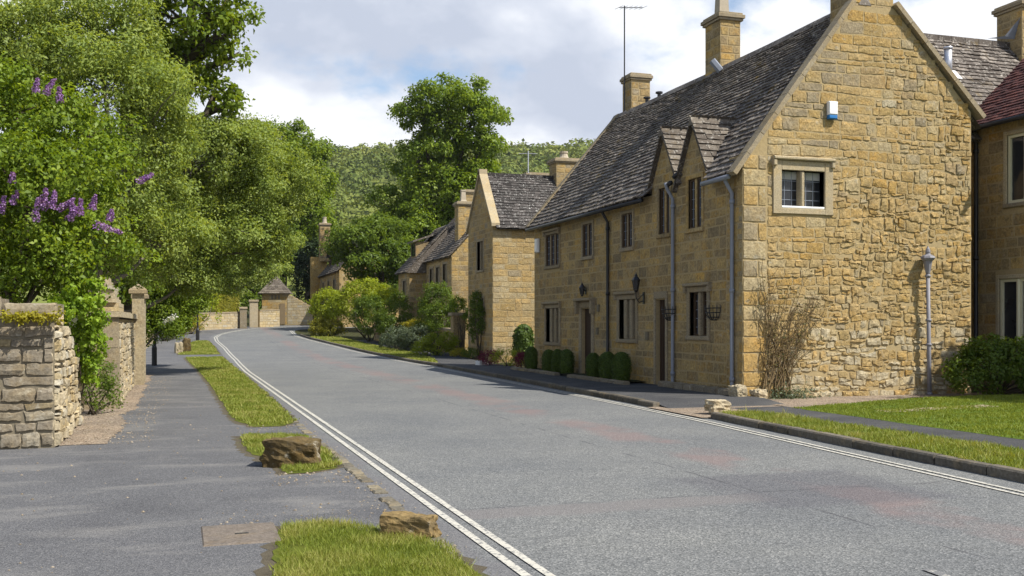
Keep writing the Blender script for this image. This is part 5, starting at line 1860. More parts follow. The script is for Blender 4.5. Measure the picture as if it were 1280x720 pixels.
F3w = frame((0, 59.3, 0), (1, 0, 0), (0, -1, 0)); F3v = frame((12.9, 0, 0), (0, 1, 0), (-1, 0, 0))
E3w = 4.75
w3b = [(60.2, 61.0, 3.0, 4.2, 2), (60.2, 61.0, .9, 2.0, 2)]
backing(mb, F3w, 12.9, 13.9, 0, lambda u: E3w); stones(mb, F3w, 12.9, 13.9, H3Z, lambda u: E3w - .02, (), lambda v: (.2, .3), lambda u, v: (.3, .5), lambda u, v: .2, (.01, .02), 83, res=.3)
backing(mb, F3v, 59.3, 62.4, 0, lambda u: E3w, [w[:4] for w in w3b]); stones(mb, F3v, 59.3, 62.4, H3Z, lambda u: E3w - .02, [(a - .1, b + .1, c - .1, d + .1) for (a, b, c, d, n) in w3b], lambda v: (.2, .3), lambda u, v: (.3, .6), lambda u, v: .2, (.01, .02), 84, res=.3)
mb.add([(12.9, 62.4, 0), (19.5, 62.4, 0), (19.5, 62.4, E3), (16.7, 62.4, E3 + 3.1), (12.9, 62.4, E3w)], [(0, 1, 2, 3, 4)], 0, .5)
mb.build('wall', [M_facade, M_mortar], H3)
for (a, b, c, d, n) in w3: window(H3, F3f, a, b, c, d, n, M_dressd, M_oak, None, lead=False)
for (a, b, c, d, n) in w3b: window(H3, F3v, a, b, c, d, n, M_dressd, M_white, None, lead=False)
mb = MB()
sv = Vector((3.0, 0, 3.3)).normalized(); L3 = math.hypot(3.0, 3.3); nv = Vector((-sv.z, 0, sv.x))
slates(mb, (13.7, 53.1, E3 - .15), (0, 1, 0), sv, nv, 9.4, slate_rows(L3, .22, .15), (.22, .45), .035, 85)
mb.add([Vector((13.7, y_, E3 - .17)) + sv * s_ for (y_, s_) in ((53.1, 0), (62.6, 0), (62.6, L3), (53.1, L3))], [(0, 1, 2, 3)], 0, .05)
mb.add([(16.7, 53.1, E3 + 3.15), (16.7, 62.6, E3 + 3.15), (19.7, 62.6, E3 - .15), (19.7, 53.1, E3 - .15)], [(0, 1, 2, 3)], 0, .3)
slates(mb, (12.7, 59.1, E3w - .1), (0, 1, 0), sv, nv, 3.5, slate_rows(L3 * .85, .22, .15), (.22, .45), .035, 86)
mb.add([Vector((12.7, y_, E3w - .13)) + sv * s_ for (y_, s_) in ((59.1, 0), (62.6, 0), (62.6, L3 * .85), (59.1, L3 * .85))], [(0, 1, 2, 3)], 0, .05)
mb.add([(12.7, 59.1, E3w - .13), (15.25, 59.1, E3w + 2.6), (15.25, 59.1, E3w - .13)], [(0, 1, 2)], 0, .3)
mb.build('roof', M_slate2, H3)
chimney(H3, 14.9, 54.6, 5.6, 8.1, .75, .75, M_facade, ((0, 0, .7, .2),), .1, 'ochre stack with a tall pale pot', 87)
chimney(H3, 16.5, 58.6, 7.4, 9.3, .9, .8, M_facade, (), .09, 'pale plain stack on the ridge', 88)
mb = MB()   # gabled dormer
mb.box(13.5, 15.5, 60.2, 61.6, E3 + .2, E3 + 1.2, 0)
d_ = mb.build('dormer', M_facade, H3); ORG[d_.name] = org(H3)
mb = MB(); mb.box(13.47, 13.5, 60.45, 61.35, E3 + .35, E3 + 1.1); mb.build('window', M_glass, d_)
mb = MB(); mb.add([(13.3, 60.0, E3 + 1.15), (13.3, 61.8, E3 + 1.15), (16.4, 61.8, E3 + 2.2), (16.4, 60.0, E3 + 2.2), (13.3, 60.0, E3 + 1.25), (13.3, 61.8, E3 + 1.25), (16.4, 61.8, E3 + 2.3), (16.4, 60.0, E3 + 2.3)], [(4, 5, 6, 7), (0, 1, 5, 4), (0, 4, 7, 3), (1, 2, 6, 5)]); mb.build('roof', M_slate2, d_)

# ------------------------------------------------------------------ far house behind the shrubs
H4 = thing('stone_house', 'distant steep roofed house with a tall slim chimney behind the shrubs', 'house', (12.0, 88, 1.6))
z4 = 1.5
mb = MB()
F4 = frame((12.0, 0, 0), (0, 1, 0), (-1, 0, 0))
w4 = [(83.2, 84.2, 3.6, 5.2, 2), (86.5, 87.5, 3.6, 5.2, 2), (89.8, 90.8, 3.6, 5.2, 2)]
backing(mb, F4, 81, 93, z4 - .3, lambda u: 5.9, [w[:4] for w in w4])
stones(mb, F4, 81, 93, z4, lambda u: 5.85, [(a - .1, b + .1, c - .1, d + .1) for (a, b, c, d, n) in w4], lambda v: (.25, .35), lambda u, v: (.4, .8), lambda u, v: .15, (.01, .02), 91, res=.4)
for y in (81, 93):
    mb.add([(12.0, y, z4 - .3), (18, y, z4 - .3), (18, y, 5.9), (15, y, 9.4), (12.0, y, 5.9)], [(0, 1, 2, 3, 4)], 0, .6)
mb.box(11.2, 12.6, 92.6, 93.3, z4 - .3, 7.6, 0, .8)
mb.build('wall', [M_facade, M_mortar], H4)
for (a, b, c, d, n) in w4: window(H4, F4, a, b, c, d, n, M_dressd, M_white, None, lead=False)
mb = MB()
sv = Vector((3.2, 0, 3.75)).normalized(); L4 = math.hypot(3.2, 3.75); nv = Vector((-sv.z, 0, sv.x))
slates(mb, (11.8, 80.8, 5.75), (0, 1, 0), sv, nv, 12.4, slate_rows(L4, .26, .18), (.3, .5), .04, 92)
mb.add([Vector((11.8, y_, 5.72)) + sv * s_ for (y_, s_) in ((80.8, 0), (93.2, 0), (93.2, L4), (80.8, L4))], [(0, 1, 2, 3)], 0, .05)
mb.add([(15, 80.8, 9.5), (15, 93.2, 9.5), (18.2, 93.2, 5.72), (18.2, 80.8, 5.72)], [(0, 1, 2, 3)], 0, .3)
mb.build('roof', M_slate2, H4)
chimney(H4, 12.4, 92.6, 7.2, 10.4, .9, .8, M_facade, ((0, 0, .6, .2),), .1, None, 93)
for y_ in (86.2, 89.2):
    mb = MB(); mb.box(12.5, 14.2, y_, y_ + 1.3, 6.3, 7.6, 0)
    d_ = mb.build('dormer', M_oak, H4); ORG[d_.name] = org(H4)
    mb = MB(); mb.box(12.45, 12.5, y_ + .15, y_ + 1.15, 6.5, 7.5); mb.build('window', M_glass, d_)
    mb = MB()
    for s_ in (-1, 1):
        p = [(12.3, y_ + .65, 8.4), (14.6, y_ + .65, 8.4), (14.6, y_ + .65 + s_ * .85, 7.5), (12.3, y_ + .65 + s_ * .85, 7.5)]
        mb.add(p + [(a_, b_, c_ - .08) for (a_, b_, c_) in p], [(0, 1, 2, 3), (2, 3, 7, 6), (0, 3, 7, 4)])
    mb.build('roof', M_slate2, d_)

# garden wall, pillar with gate in front of houses two and three
p = thing('gate_pier', 'shaded stone gate pier with flat cap and a bushy pot between two houses', 'pier', (12.5, 46.7, .1))
m = MB(); m.box(12.2, 12.75, 46.4, 46.95, 0, 2.0); m.build('shaft', M_facade, p)
m = MB(); m.box(12.1, 12.85, 46.3, 47.05, 2.0, 2.14); m.build('cap', M_dressd, p)
low_wall('stone_wall', 'low garden wall behind the grey green bushes before the third house', [(12.6, 52.5), (12.5, 47.2)], 1.2, .35, M_facade, 101)
low_wall('stone_wall', 'low brownish wall below the round shrubs on the right verge', [(11.3, 62.0), (11.6, 57.5)], .95, .35, M_facade, 102)

# ------------------------------------------------------------------ boulders and small street things
def boulder(label, c, dims, seed, rz=0.0, mat=None, cut=0.0):
    import bmesh
    bm = bmesh.new()
    bmesh.ops.create_cube(bm, size=1.0)
    bmesh.ops.subdivide_edges(bm, edges=bm.edges[:], cuts=9, use_grid_fill=True)
    rg = random.Random(seed)
    for v in bm.verts:
        q = v.co.copy()
        n = q.normalized() * .62
        q = q.lerp(n, .28)
        nz = mnoise.fractal(q * 2.6 + Vector((seed, 0, 0)), 1.0, 2.0, 5)
        q += q.normalized() * (nz * .13 - .10 * max(0, mnoise.noise(q * 5 + Vector((0, seed, 0)))))
        q.z += cut * q.x
        v.co = (q.x * dims[0], q.y * dims[1], q.z * dims[2])
    me = bpy.data.meshes.new('boulder')
    bm.to_mesh(me); bm.free()
    at_ = me.attributes.new('rnd', 'FLOAT', 'FACE')
    at_.data.foreach_set('value', [rg.random() * .3 + .35] * len(me.polygons))
    me.materials.append(mat or M_boulder)
    o = bpy.data.objects.new('boulder', me)
    C.objects.link(o)
    o.location = (c[0], c[1], c[2] + dims[2] * .42)
    o.rotation_euler = (rg.uniform(-.05, .05), rg.uniform(-.05, .05), rz)
    set_props(o, label, 'boulder')
    return o


boulder('mossy brown boulder with pitted top on the middle grass patch', (1.2, 11.75, 0.0), (.62, .42, .33), 3, R(-22), None, -.12)
boulder('squared golden block of stone on the edge of the nearest grass', (1.63, 7.5, 0.0), (.40, .19, .20), 9, R(-32), M_block, -.08)
boulder('small pale boulder on the corner of the right kerb', (9.0, 16.0, .08), (.40, .28, .2), 14, R(10), M_pale)
for i, (x, y_, h) in enumerate(((-.02, 52.6, .55), (.34, 53.4, .72))):
    b_ = boulder(['rounded pale stone marker, the lower of the pair beside the far pavement', 'rounded brownish stone marker, the taller of the pair beside the far pavement'][i], (x, y_, zf(y_)), (.36, .3, h), 20 + i, .2, (M_pale, M_boulder)[i])
    b_.name = 'marker_stone'; b_['category'] = 'marker stone'
rng = np.random.default_rng(3)
for i, (x, y_) in enumerate(((11.05, 18.8), (11.5, 18.72))):
    b_ = boulder(['lumpy pale stone at the foot of the cottage corner pipe', 'flat pale stone at the foot of the cottage gable corner'][i], (x, y_, .05), (.3, .25, (.3, .2)[i]), 30 + i, .3, M_pale)

t = thing('lamp_post', 'thin black iron post standing on the far grass beside the bend', 'post', (1.05, 64.4, zf(64.4)))
z0 = zf(64.4)
m = MB(); m.tube([(1.05, 64.4, z0 - .1), (1.05, 64.4, z0 + 4.2)], .05, 8); m.build('lamp_pole', M_black, t)
m = MB(); m.lathe((1.05, 64.4, z0), [(.11, 0), (.11, .6), (.06, .75)], 10); m.build('post_base', M_black, t)
m = MB(); m.lathe((1.05, 64.4, z0 + 4.2), [(.06, 0), (.14, .35), (.17, .37), (.04, .5), (.02, .65)], 6); m.build('lamp_head', M_black, t)
t = thing('sign_post', 'leaning black post against the end of the left garden wall', 'post', (-.86, 41.6, 0))
m = MB(); m.tube([(-.92, 41.6, -.1), (-.9, 41.6, .8), (-.72, 41.6, 3.0)], .06, 8); m.build('post_shaft', M_black, t)
m = MB(); m.lathe((-.91, 41.6, 0), [(.1, 0), (.1, .7), (.065, .78)], 10); m.build('post_base', M_black, t)

# climbing rose on the gable
CL = thing('climbing_rose', 'sparse brown climbing rose trained on the gable wall near the corner pipe', 'climber', (12.0, 18.8, 0))
rng = np.random.default_rng(17)
mb = MB()
tips = []
for i in range(30):
    x0 = rng.uniform(11.65, 12.35)
    t_ = rng.random()
    hx = 11.4 + 1.8 * t_ + rng.normal(0, .08)
    hz = rng.uniform(1.2, 2.62) if t_ > .25 else rng.uniform(1.6, 2.7)
    k = 8
    pts = []
    for j in range(k):
        s_ = j / (k - 1)
        xx = x0 + (hx - x0) * s_ ** 1.6 + rng.normal(0, .045)
        pts.append(Vector((xx, 18.95 - .06 - rng.uniform(0, .07), .02 + hz * s_ + rng.normal(0, .03) * (s_ > 0))))
    mb.tube(pts, list(np.linspace(.015, .005, k)), 5)
    tips += pts[2:]
    for _ in range(5):
        p = pts[rng.integers(3, k)]
        q = p + Vector((rng.normal(.08, .16), rng.uniform(-.14, .0), rng.normal(.08, .16)))
        mb.tube([p, (p + q) / 2 + Vector((0, 0, .03)), q], [.006, .005, .003], 4)
        tips.append(q)
mb.build('stems', M_twig, CL)
P = np.array([tuple(tips[i]) for i in rng.integers(0, len(tips), 650)]) + rng.normal(0, .045, (650, 3)) * [1, .5, 1]
P[:, 1] = np.minimum(P[:, 1], 18.88)
L = leaves_at(P, np.tile([0, -.8, .3], (650, 1)), .045, rng)
np_quads('foliage', L, L_dead, CL, rng.random(650))
Pb = np.array([12.3, 18.75, .1]) + rng.normal(0, 1, (700, 3)) * [.33, .1, .10]
Pb[:, 1] = np.minimum(Pb[:, 1], 18.86); Pb[:, 2] = np.maximum(Pb[:, 2], .04)
sh = thing('low_plant', 'low grey green plants at the foot of the climbing rose', 'plant', (12.3, 18.75, 0.03))
np_quads('foliage', leaves_at(Pb, np.tile([0, -.3, .8], (700, 1)), .05, rng), L_grey, sh, rng.random(700))

# ------------------------------------------------------------------ clipped boxes and flower beds at the facade
def box_bush(h, r, seed):
    rng = np.random.default_rng(seed)
    t = thing('box_bush', '', 'box bush', (0, 0, 0), 'clipped box bushes along the cottage front')
    n = 3600
    th = rng.uniform(0, 2 * np.pi, n); v = rng.random(n)
    z = h * v ** .85
    rr = r * np.sqrt(np.clip(1 - np.clip((v - .55) / .45, 0, 1) ** 2.2 * .96, 0, 1)) * (.9 + .1 * np.clip(v / .2, 0, 1)) * rng.uniform(.80, 1.06, n) * (1 + .10 * np.sin(3 * th + 5 * v) * np.cos(7 * v + 2 * th))
    N = np.stack([np.cos(th), np.sin(th), np.clip((v - .6) * 2.5, 0, 2)], 1)
    P = np.stack([rr * np.cos(th), rr * np.sin(th), z], 1)
    m = MB()
    prof = [(r * .86, 0.0), (r * .9, h * .5), (r * .8, h * .72), (r * .5, h * .9), (r * .1, h * .96)]
    m.lathe((0, 0, 0), prof, 14); m.build('dense_core', L_box, t, True)
    np_quads('foliage', leaves_at(P, N, .035, rng, .7, .5), L_box, t, np.clip(rng.normal(.5, .25, n), 0, 1))
    return t


bb = box_bush(.70, .20, 5)
blab = ['clipped box bush at the far end of the cottage front', 'clipped box bush, first of three left of the hooded door', 'clipped box bush, middle of three left of the hooded door',
        'clipped box bush beside the left jamb of the hooded door', 'clipped box bush between the hooded door and the black pipe', 'clipped box bush just right of the black pipe', 'clipped box bush under the near three light window']
for i, (x, y_, sc) in enumerate(((10.85, 31.35, 1.0), (10.85, 29.7, .95), (10.85, 28.95, .98), (10.85, 28.2, 1.05), (10.85, 26.15, 1.0), (10.85, 25.15, 1.05), (10.85, 24.25, 1.08))):
    if i == 0:
        bb.location = (x, y_, .16); bb['label'] = blab[0]
    else:
        copy_tree(bb, (x, y_, .16), blab[i], (sc * random.uniform(.9, 1.12), sc * random.uniform(.9, 1.12), sc * random.uniform(.86, 1.1)), i * 1.3)
b2 = copy_tree(bb, (12.9, 38.2, .1), 'tall dark cone of clipped yew against the lit side wall', (2.0, 2.0, 2.1), .5)
b2.name = 'clipped_yew'; b2['category'] = 'clipped yew'; del b2['group']
for i, (px_, py_, D_, w, h, lf, lb, sd) in enumerate((
        (612, 462, 37.5, .42, .5, L_red, 'dark red flowering shrub beside the white stone by the pavement', 1),
        (634, 462, 36.6, .6, .6, L_shrub, 'light green mounded shrub between two purple red shrubs', 2),
        (655, 464, 34.8, .4, .55, L_red, 'purple red shrub next to the last clipped bush', 3),
        (575, 442, 46.5, .5, .35, L_yel, 'yellow flowering clump at the foot of the gate pier', 4),
        (592, 444, 44.6, .6, .4, L_dark, 'dark low shrub at the foot of the cross gable', 5))):
    b_ = at(px_, py_, D_); b_[2] = gz(b_) + .08
    shrub('flower_shrub', lb, tuple(b_), [((b_[0], b_[1], b_[2] + h * .5), (w, w, h * .55))], 60, .14, 28, .05, lf, 200 + sd, 'low shrubs at the houses', stems=5)
b_ = at(601, 458, 37.6)
m = MB(); m.box(-.16, .16, -.12, .12, 0, .16); o = m.build('white_stone', M_white, origin=(0, 0, 0)); o.location = (b_[0], b_[1], .1); o.rotation_euler.z = .4
set_props(o, 'small white painted stone beside the dark red shrub', 'stone')

# ------------------------------------------------------------------ lilac, creeper and the trees on the left
def px_lobes(spec):
    """(px, py, depth, rx, ry, rz) measured in the photograph -> world lobes."""
    return [(tuple(at(a, b, d)), (x, y, z)) for (a, b, d, x, y, z) in spec]


def lilac_flowers(t, spots, rng):
    for (px_, py_, D_, l, tx, tz) in spots:
        p = at(px_, py_, D_)
        n = 260
        s_ = rng.random(n) ** .8
        r = .055 * (1 - s_ * .75) * (.7 + l)
        th = rng.uniform(0, 2 * np.pi, n)
        ax = np.array([tx, -.15, tz]); ax = ax / np.linalg.norm(ax)
        e1 = np.cross(ax, [0.3, 1, .2]); e1 /= np.linalg.norm(e1); e2 = np.cross(ax, e1)
        P = p + ax * (s_ * l)[:, None] + e1 * (r * np.cos(th))[:, None] + e2 * (r * np.sin(th))[:, None]
        N = e1 * np.cos(th)[:, None] + e2 * np.sin(th)[:, None]
        P = P + rng.normal(0, .003, P.shape) + e1 * (.022 * np.sin(s_ * 3 + px_) * l * 2)[:, None]
        np_quads('flower_spike', leaves_at(P, N, .026, rng, .9, .5), L_purple, t, rng.random(n))


rng = np.random.default_rng(77)
base = at(10, 405, 15.6); base[2] = 0
LI = tree('lilac_bush', 'tall lilac with purple flower spikes overhanging the near grey wall', tuple(base), 2.0, .07,
          px_lobes([(40, 260, 15.4, 1.15, 1.0, 1.2), (-10, 190, 15.8, 1.1, 1.0, 1.2), (85, 220, 16.2, .95, 1.0, 1.1), (20, 140, 16.2, 1.0, 1.0, .8), (100, 300, 16.2, .8, .9, .8), (-60, 290, 15.6, 1.0, 1.0, 1.1), (60, 335, 15.6, .8, .7, .5), (5, 345, 15.4, .8, .6, .5), (-40, 350, 15.6, .8, .7, .5), (90, 345, 16.0, .5, .6, .5), (110, 170, 16.6, .7, .8, .6)]),
          900, .25, 58, .075, L_lilac, M_bark, 301, None, 'shrub', 80, 'foliage', .5, .35, .6)
lilac_flowers(LI, [(45, 116, 14.9, .2, .1, 1), (58, 118, 14.9, .25, .45, 1), (75, 128, 14.9, .22, 0, 1), (2, 268, 14.3, .25, .1, 1), (15, 255, 14.3, .2, .4, 1), (45, 278, 14.2, .36, .1, 1), (53, 262, 14.2, .3, .15, 1), (65, 262, 14.2, .26, .1, 1),
                   (72, 262, 14.2, .26, .8, .6), (85, 275, 14.2, .22, .5, .9), (100, 270, 14.3, .24, .1, 1), (115, 262, 14.3, .2, .2, 1), (136, 275, 14.4, .16, .3, 1), (118, 278, 14.2, .38, 1, -.45), (172, 228, 15.4, .26, .9, .6), (15, 228, 14.5, .14, .1, 1), (92, 268, 14.2, .2, -.2, 1)], rng)

# bright creeper tumbling over the wall end
rng = np.random.default_rng(88)
IV = thing('creeper', 'bright green creeper tumbling over the end of the near wall', 'creeper', (-1.6, 17.2, 0))
cl = []
for (px_, py_, D_, rx, rz, k) in ((106, 368, 15.6, .26, .2, 20), (102, 395, 15.7, .32, .3, 36), (107, 425, 15.9, .26, .34, 30), (111, 458, 16.1, .17, .28, 16), (86, 378, 15.3, .28, .2, 18)):
    c = at(px_, py_, D_)
    for _ in range(k):
        d = rng.normal(0, 1, 3); d /= np.linalg.norm(d)
        cl.append((c + d * np.array([rx, .22, rz]), .11, d))
L, rn = clump_leaves(cl, 52, .062, rng, .2, asp=.75)
np_quads('foliage', L, L_ivy, IV, rn)
mb = MB()
for i in range(12):
    c = cl[rng.integers(len(cl))][0]
    limb(mb, (-1.7 + rng.normal(0, .08), 17.5, .05), c, .02, .006, rng, 5, .08, 5)
mb.build('stems', M_bark, IV)
b_ = at(115, 405, 18.0)
shrub('dark_shrub', 'dark twiggy shrub below the creeper at the gravel entrance', (b_[0], b_[1], 0), [((b_[0], b_[1], .55), (.38, .4, .55)), ((b_[0] + .15, b_[1] + .3, .35), (.3, .3, .35))], 60, .16, 40, .05, L_dark, 305)
# yellow fern on the wall and dark ivy at the coping
rng = np.random.default_rng(90)
cl = [(np.array([rng.uniform(-2.1, -1.42), 14.22 + rng.normal(0, .03), 1.68 + rng.normal(0, .035)]), .06, np.array([0, -.6, .6])) for _ in range(34)]
L, rn = clump_leaves(cl, 16, .05, rng, .3, asp=.5)
o = np_quads('wall_plant', L, L_yel, None, rn, origin=(-1.8, 14.3, 1.6)); set_props(o, 'yellow leaved plant growing along the top of the near grey wall', 'plant')

base = at(120, 405, 23); base[2] = 0
tree('sallow_tree', 'sage green fine leaved tree rising behind the lilac', tuple(base), 3.2, .16,
     px_lobes([(120, 130, 22, 2.1, 1.8, 1.5), (60, 70, 22, 1.9, 1.6, 1.3), (165, 80, 23, 1.2, 1.2, 1.0), (0, 110, 22, 1.6, 1.5, 1.4), (195, 165, 23, .95, 1.0, .9), (120, 40, 22.5, 1.6, 1.4, .8), (170, 230, 23, 1.4, 1.3, 1.4), (195, 310, 24, 1.2, 1.2, 1.1), (130, 300, 22, 1.0, 1.2, 1.0), (-50, 60, 22, 1.6, 1.6, 1.5)]),
     1500, .36, 100, .085, L_olive, M_barkl, 310, None, 'tree', 90, 'crown', .5, .4, .45)
base = np.array([-1.3, 33.2, 0])
tree('sallow_tree', 'sage green fine leaved tree leaning over the pavement towards the road', tuple(base - np.array([1.2, 0, 0])), 3.0, .17,
     px_lobes([(280, 210, 32, 2.1, 2.0, 1.8), (240, 205, 31, 1.6, 1.5, 1.4), (325, 255, 33, 1.4, 1.5, 1.6), (260, 290, 32, 2.1, 1.8, 1.5), (310, 315, 33.5, 1.5, 1.4, 1.1), (215, 280, 31, 1.6, 1.5, 1.6), (335, 300, 34, .9, 1.0, 1.1), (240, 345, 32, 1.3, 1.3, .9), (290, 172, 32, 1.2, 1.2, .8), (335, 205, 34, .8, .9, .9)]),
     1650, .38, 100, .095, L_olive, M_barkl, 311, None, 'tree', 100, 'crown', .5, .4, .45)
base = at(150, 405, 33); base[2] = 0
tree('chestnut_tree', 'tall broad leaved tree with dark heavy limb at the top left', tuple(base), 9.0, .42,
     px_lobes([(150, -60, 31, 3.0, 2.6, 2.4), (235, 30, 31, 1.5, 1.7, 1.3), (270, 45, 30.5, .95, 1.1, .8), (285, 0, 30.5, .85, 1.0, .9), (240, -60, 31, 2.0, 2.0, 1.6), (268, 118, 31, .75, .9, .5), (245, 100, 31, 1.0, 1.0, .8), (285, 75, 30.5, .6, .8, .5), (300, 30, 30.5, .6, .8, .6), (262, 20, 30.5, 1.1, 1.1, .9), (225, 75, 31, 1.1, 1.1, .8), (285, 130, 31, .5, .7, .4), (60, -40, 31, 2.4, 2.2, 2.0), (180, 50, 32, 1.4, 1.4, 1.2)]),
     760, .36, 34, .17, L_chest, M_bark, 320, None, 'tree', 70, 'crown', .55, .5, .6)
mb = MB()
b_ = np.array([-1.75, 36.8, 0])
WH = shrub('hawthorn_bush', 'leafy bush dotted with white blossom beside the left pavement', tuple(b_), px_lobes([(215, 352, 38, 1.2, 1.1, .85), (200, 385, 38, 1.0, 1.0, .8), (232, 375, 38.5, .8, .8, .6), (185, 345, 37.5, .9, .9, .9), (195, 410, 37.5, .9, .8, .6), (212, 400, 38, .8, .7, .6)]), 700, .3, 50, .10, L_syc, 330, stems=5, stem_r=.04)
cl = [(at(px_, py_, 36.9) + rng.normal(0, .05, 3), .12, np.array([0, -.5, .6])) for (px_, py_) in ((218, 346), (226, 351), (222, 340), (212, 400), (207, 405), (216, 396), (220, 398), (230, 347))]
L, rn = clump_leaves(cl, 40, .06, rng, .5)
np_quads('blossom', L, L_whitef, WH, rn)
b_ = at(238, 416, 68); b_[2] = gz(b_)
shrub('golden_shrub', 'bright yellow green shrub behind the thin black post', tuple(b_), [((b_[0], b_[1], b_[2] + .8), (.75, .7, .8)), ((b_[0] - .5, b_[1], b_[2] + .6), (.5, .5, .6))], 80, .24, 40, .11, L_yel, 331)
b_ = at(205, 410, 60); b_[2] = gz(b_)
shrub('leafy_shrub', 'mixed green shrubs behind the low wall on the left', tuple(b_), px_lobes([(195, 395, 60, 1.6, 1.2, 1.0), (222, 392, 62, 1.2, 1.2, .9), (255, 385, 70, 1.2, 1.2, 1.4)]), 120, .35, 36, .14, L_shrub, 332, stem_r=.04)
b_ = np.array([-5.5, 27.0, 0.0])
tree('garden_tree', 'dark green garden tree filling the gap behind the lilac and the wall', tuple(b_), 1.6, .14,
     px_lobes([(20, 330, 29, 1.7, 1.4, 1.5), (90, 330, 29, 1.6, 1.4, 1.4), (-60, 300, 29, 1.8, 1.5, 1.8), (50, 260, 29, 1.8, 1.4, 1.6), (135, 340, 29, 1.1, 1.1, 1.2), (150, 280, 30, 1.3, 1.2, 1.4), (0, 220, 30, 1.6, 1.4, 1.6)]),
     800, .4, 60, .12, L_dark, M_bark, 334, None, 'tree', 40)
# golden clipped hedge above the coped wall
rng = np.random.default_rng(333)
p0, p1 = np.array([2.3, 78.0]), np.array([4.0, 79.8])
n = 9000
s_ = rng.random(n); fz = rng.random(n); side = rng.random(n)
base2 = p0 + (p1 - p0) * s_[:, None]
zz = np.array([zf(float(b[1])) for b in base2])
nrm = np.array([.72, -.69])
front = side < .65
P = np.stack([base2[:, 0], base2[:, 1], zz + 1.0 + fz * 1.5], 1)
P[~front, 2] = zz[~front] + 2.5
off_ = np.where(front, .35, rng.uniform(-.35, .35, n))
P[:, :2] += nrm * off_[:, None]
P += rng.normal(0, .035, P.shape)
N = np.where(front[:, None], np.array([.72, -.69, .2]), np.array([0, 0, 1.0]))
t = thing('clipped_hedge', 'golden yellow clipped hedge standing above the long coped wall', 'hedge', (3.1, 78.9, zf(78.9)))
np_quads('foliage', leaves_at(P, N, .09, rng, .5, .5), L_hedge, t, rng.random(n))
mb = MB()
mb.add([(p[0] + nrm[0] * d, p[1] + nrm[1] * d, zf(p[1]) + z_) for p in (p0, p1) for (d, z_) in ((.3, 0), (.3, 2.45), (-.3, 2.45), (-.3, 0))], [(0, 1, 2, 3), (4, 7, 6, 5), (0, 4, 5, 1), (1, 5, 6, 2), (2, 6, 7, 3)], 0, .2)
mb.build('dense_core', L_hedge, t)

def big_tree(name, label, base_px, D, spec, n_cl, cr, per, size, leaf, seed, trunk_h=6, trunk_r=.4, group=None, bark=None, twigs=70, **kw):
    b = at(base_px, 405, D); b[2] = hill_z(b[0], b[1])
    return tree(name, label, tuple(b), trunk_h, trunk_r, px_lobes(spec), n_cl, cr, per, size, leaf, bark or M_bark, seed, group, 'tree', twigs, **kw)


big_tree('broadleaf_tree', 'tall rounded dark green tree rising behind the left trees', 352, 102,
         [(345, 185, 100, 3.5, 3.2, 3.2), (375, 215, 100, 2.9, 3.0, 3.2), (395, 265, 100, 2.3, 2.5, 3.4), (350, 250, 100, 3.7, 3.2, 3.7), (385, 310, 100, 2.7, 2.5, 3.0), (335, 300, 100, 3.2, 3.0, 3.2), (325, 215, 100, 2.8, 2.7, 3.0), (400, 235, 102, 1.2, 1.5, 1.5)],
         950, .74, 60, .30, L_syc, 340, 8, .4)
big_tree('sycamore_tree', 'great spreading sycamore standing above the middle roofs', 545, 88,
         [(560, 125, 86, 3.4, 3.0, 2.2), (530, 150, 86, 2.6, 2.6, 1.8), (590, 150, 86, 2.8, 2.6, 1.8), (555, 190, 86, 4.4, 3.6, 3.0), (522, 205, 86, 2.5, 2.6, 2.0), (600, 190, 86, 2.4, 2.4, 1.8), (540, 250, 86, 4.6, 3.6, 3.2), (518, 275, 86, 2.4, 2.6, 2.4), (590, 240, 86, 3.4, 3.0, 2.6), (545, 310, 86, 4.4, 3.6, 3.0), (490, 320, 84, 2.6, 2.4, 2.2), (575, 290, 86, 3.4, 3.0, 2.4)],
         1500, .70, 58, .28, L_syc, 341, 8, .55)
big_tree('broadleaf_tree', 'dark spreading tree whose low boughs hang over the shrubs by the road', 475, 74,
         [(450, 300, 74, 2.2, 2.0, 1.3), (480, 325, 74, 2.4, 2.2, 1.6), (440, 325, 73, 1.5, 1.6, 1.0), (505, 350, 74, 1.6, 1.8, 1.8), (480, 290, 76, 2.0, 2.0, 1.4), (465, 350, 76, 1.6, 1.6, 1.0), (425, 310, 75, 1.0, 1.2, .8)],
         640, .48, 54, .22, L_dark, 342, 3.5, .3)
big_tree('yew_tree', 'dark drooping conifer behind the pyramid roofed lodge', 386, 94,
         [(385, 330, 94, 1.4, 1.3, 2.8), (386, 370, 94, 1.5, 1.4, 2.6), (380, 350, 94, 1.2, 1.2, 2.8), (392, 320, 95, 1.1, 1.1, 2.0)],
         220, .5, 70, .2, L_yew, 343, 3, .3, twigs=20, jit=.5)
big_tree('broadleaf_tree', 'deep shaded tree behind the coped wall and hedge', 285, 96,
         [(285, 330, 96, 3.6, 3.0, 3.0), (250, 350, 92, 2.6, 2.2, 2.6), (320, 345, 97, 2.8, 2.4, 2.6), (345, 330, 99, 2.4, 2.2, 2.6), (300, 375, 94, 2.0, 1.8, 1.6), (225, 360, 88, 2.2, 2.0, 2.2), (330, 380, 98, 2.0, 1.8, 1.2), (360, 300, 98, 2.2, 2.2, 2.4)],
         460, .7, 56, .27, L_dark, 344, 4, .35)
big_tree('broadleaf_tree', 'pale green leafy tree in front of the dark trees near the lodge', 295, 83,
         [(322, 318, 80, 1.5, 1.5, 1.2), (302, 335, 80, 1.6, 1.5, 1.2), (338, 338, 80, 1.2, 1.2, .7), (290, 350, 80, 1.5, 1.5, 1.0), (312, 350, 80, 1.2, 1.2, .7)],
         220, .45, 54, .18, L_olive, 345, 3.5, .2)

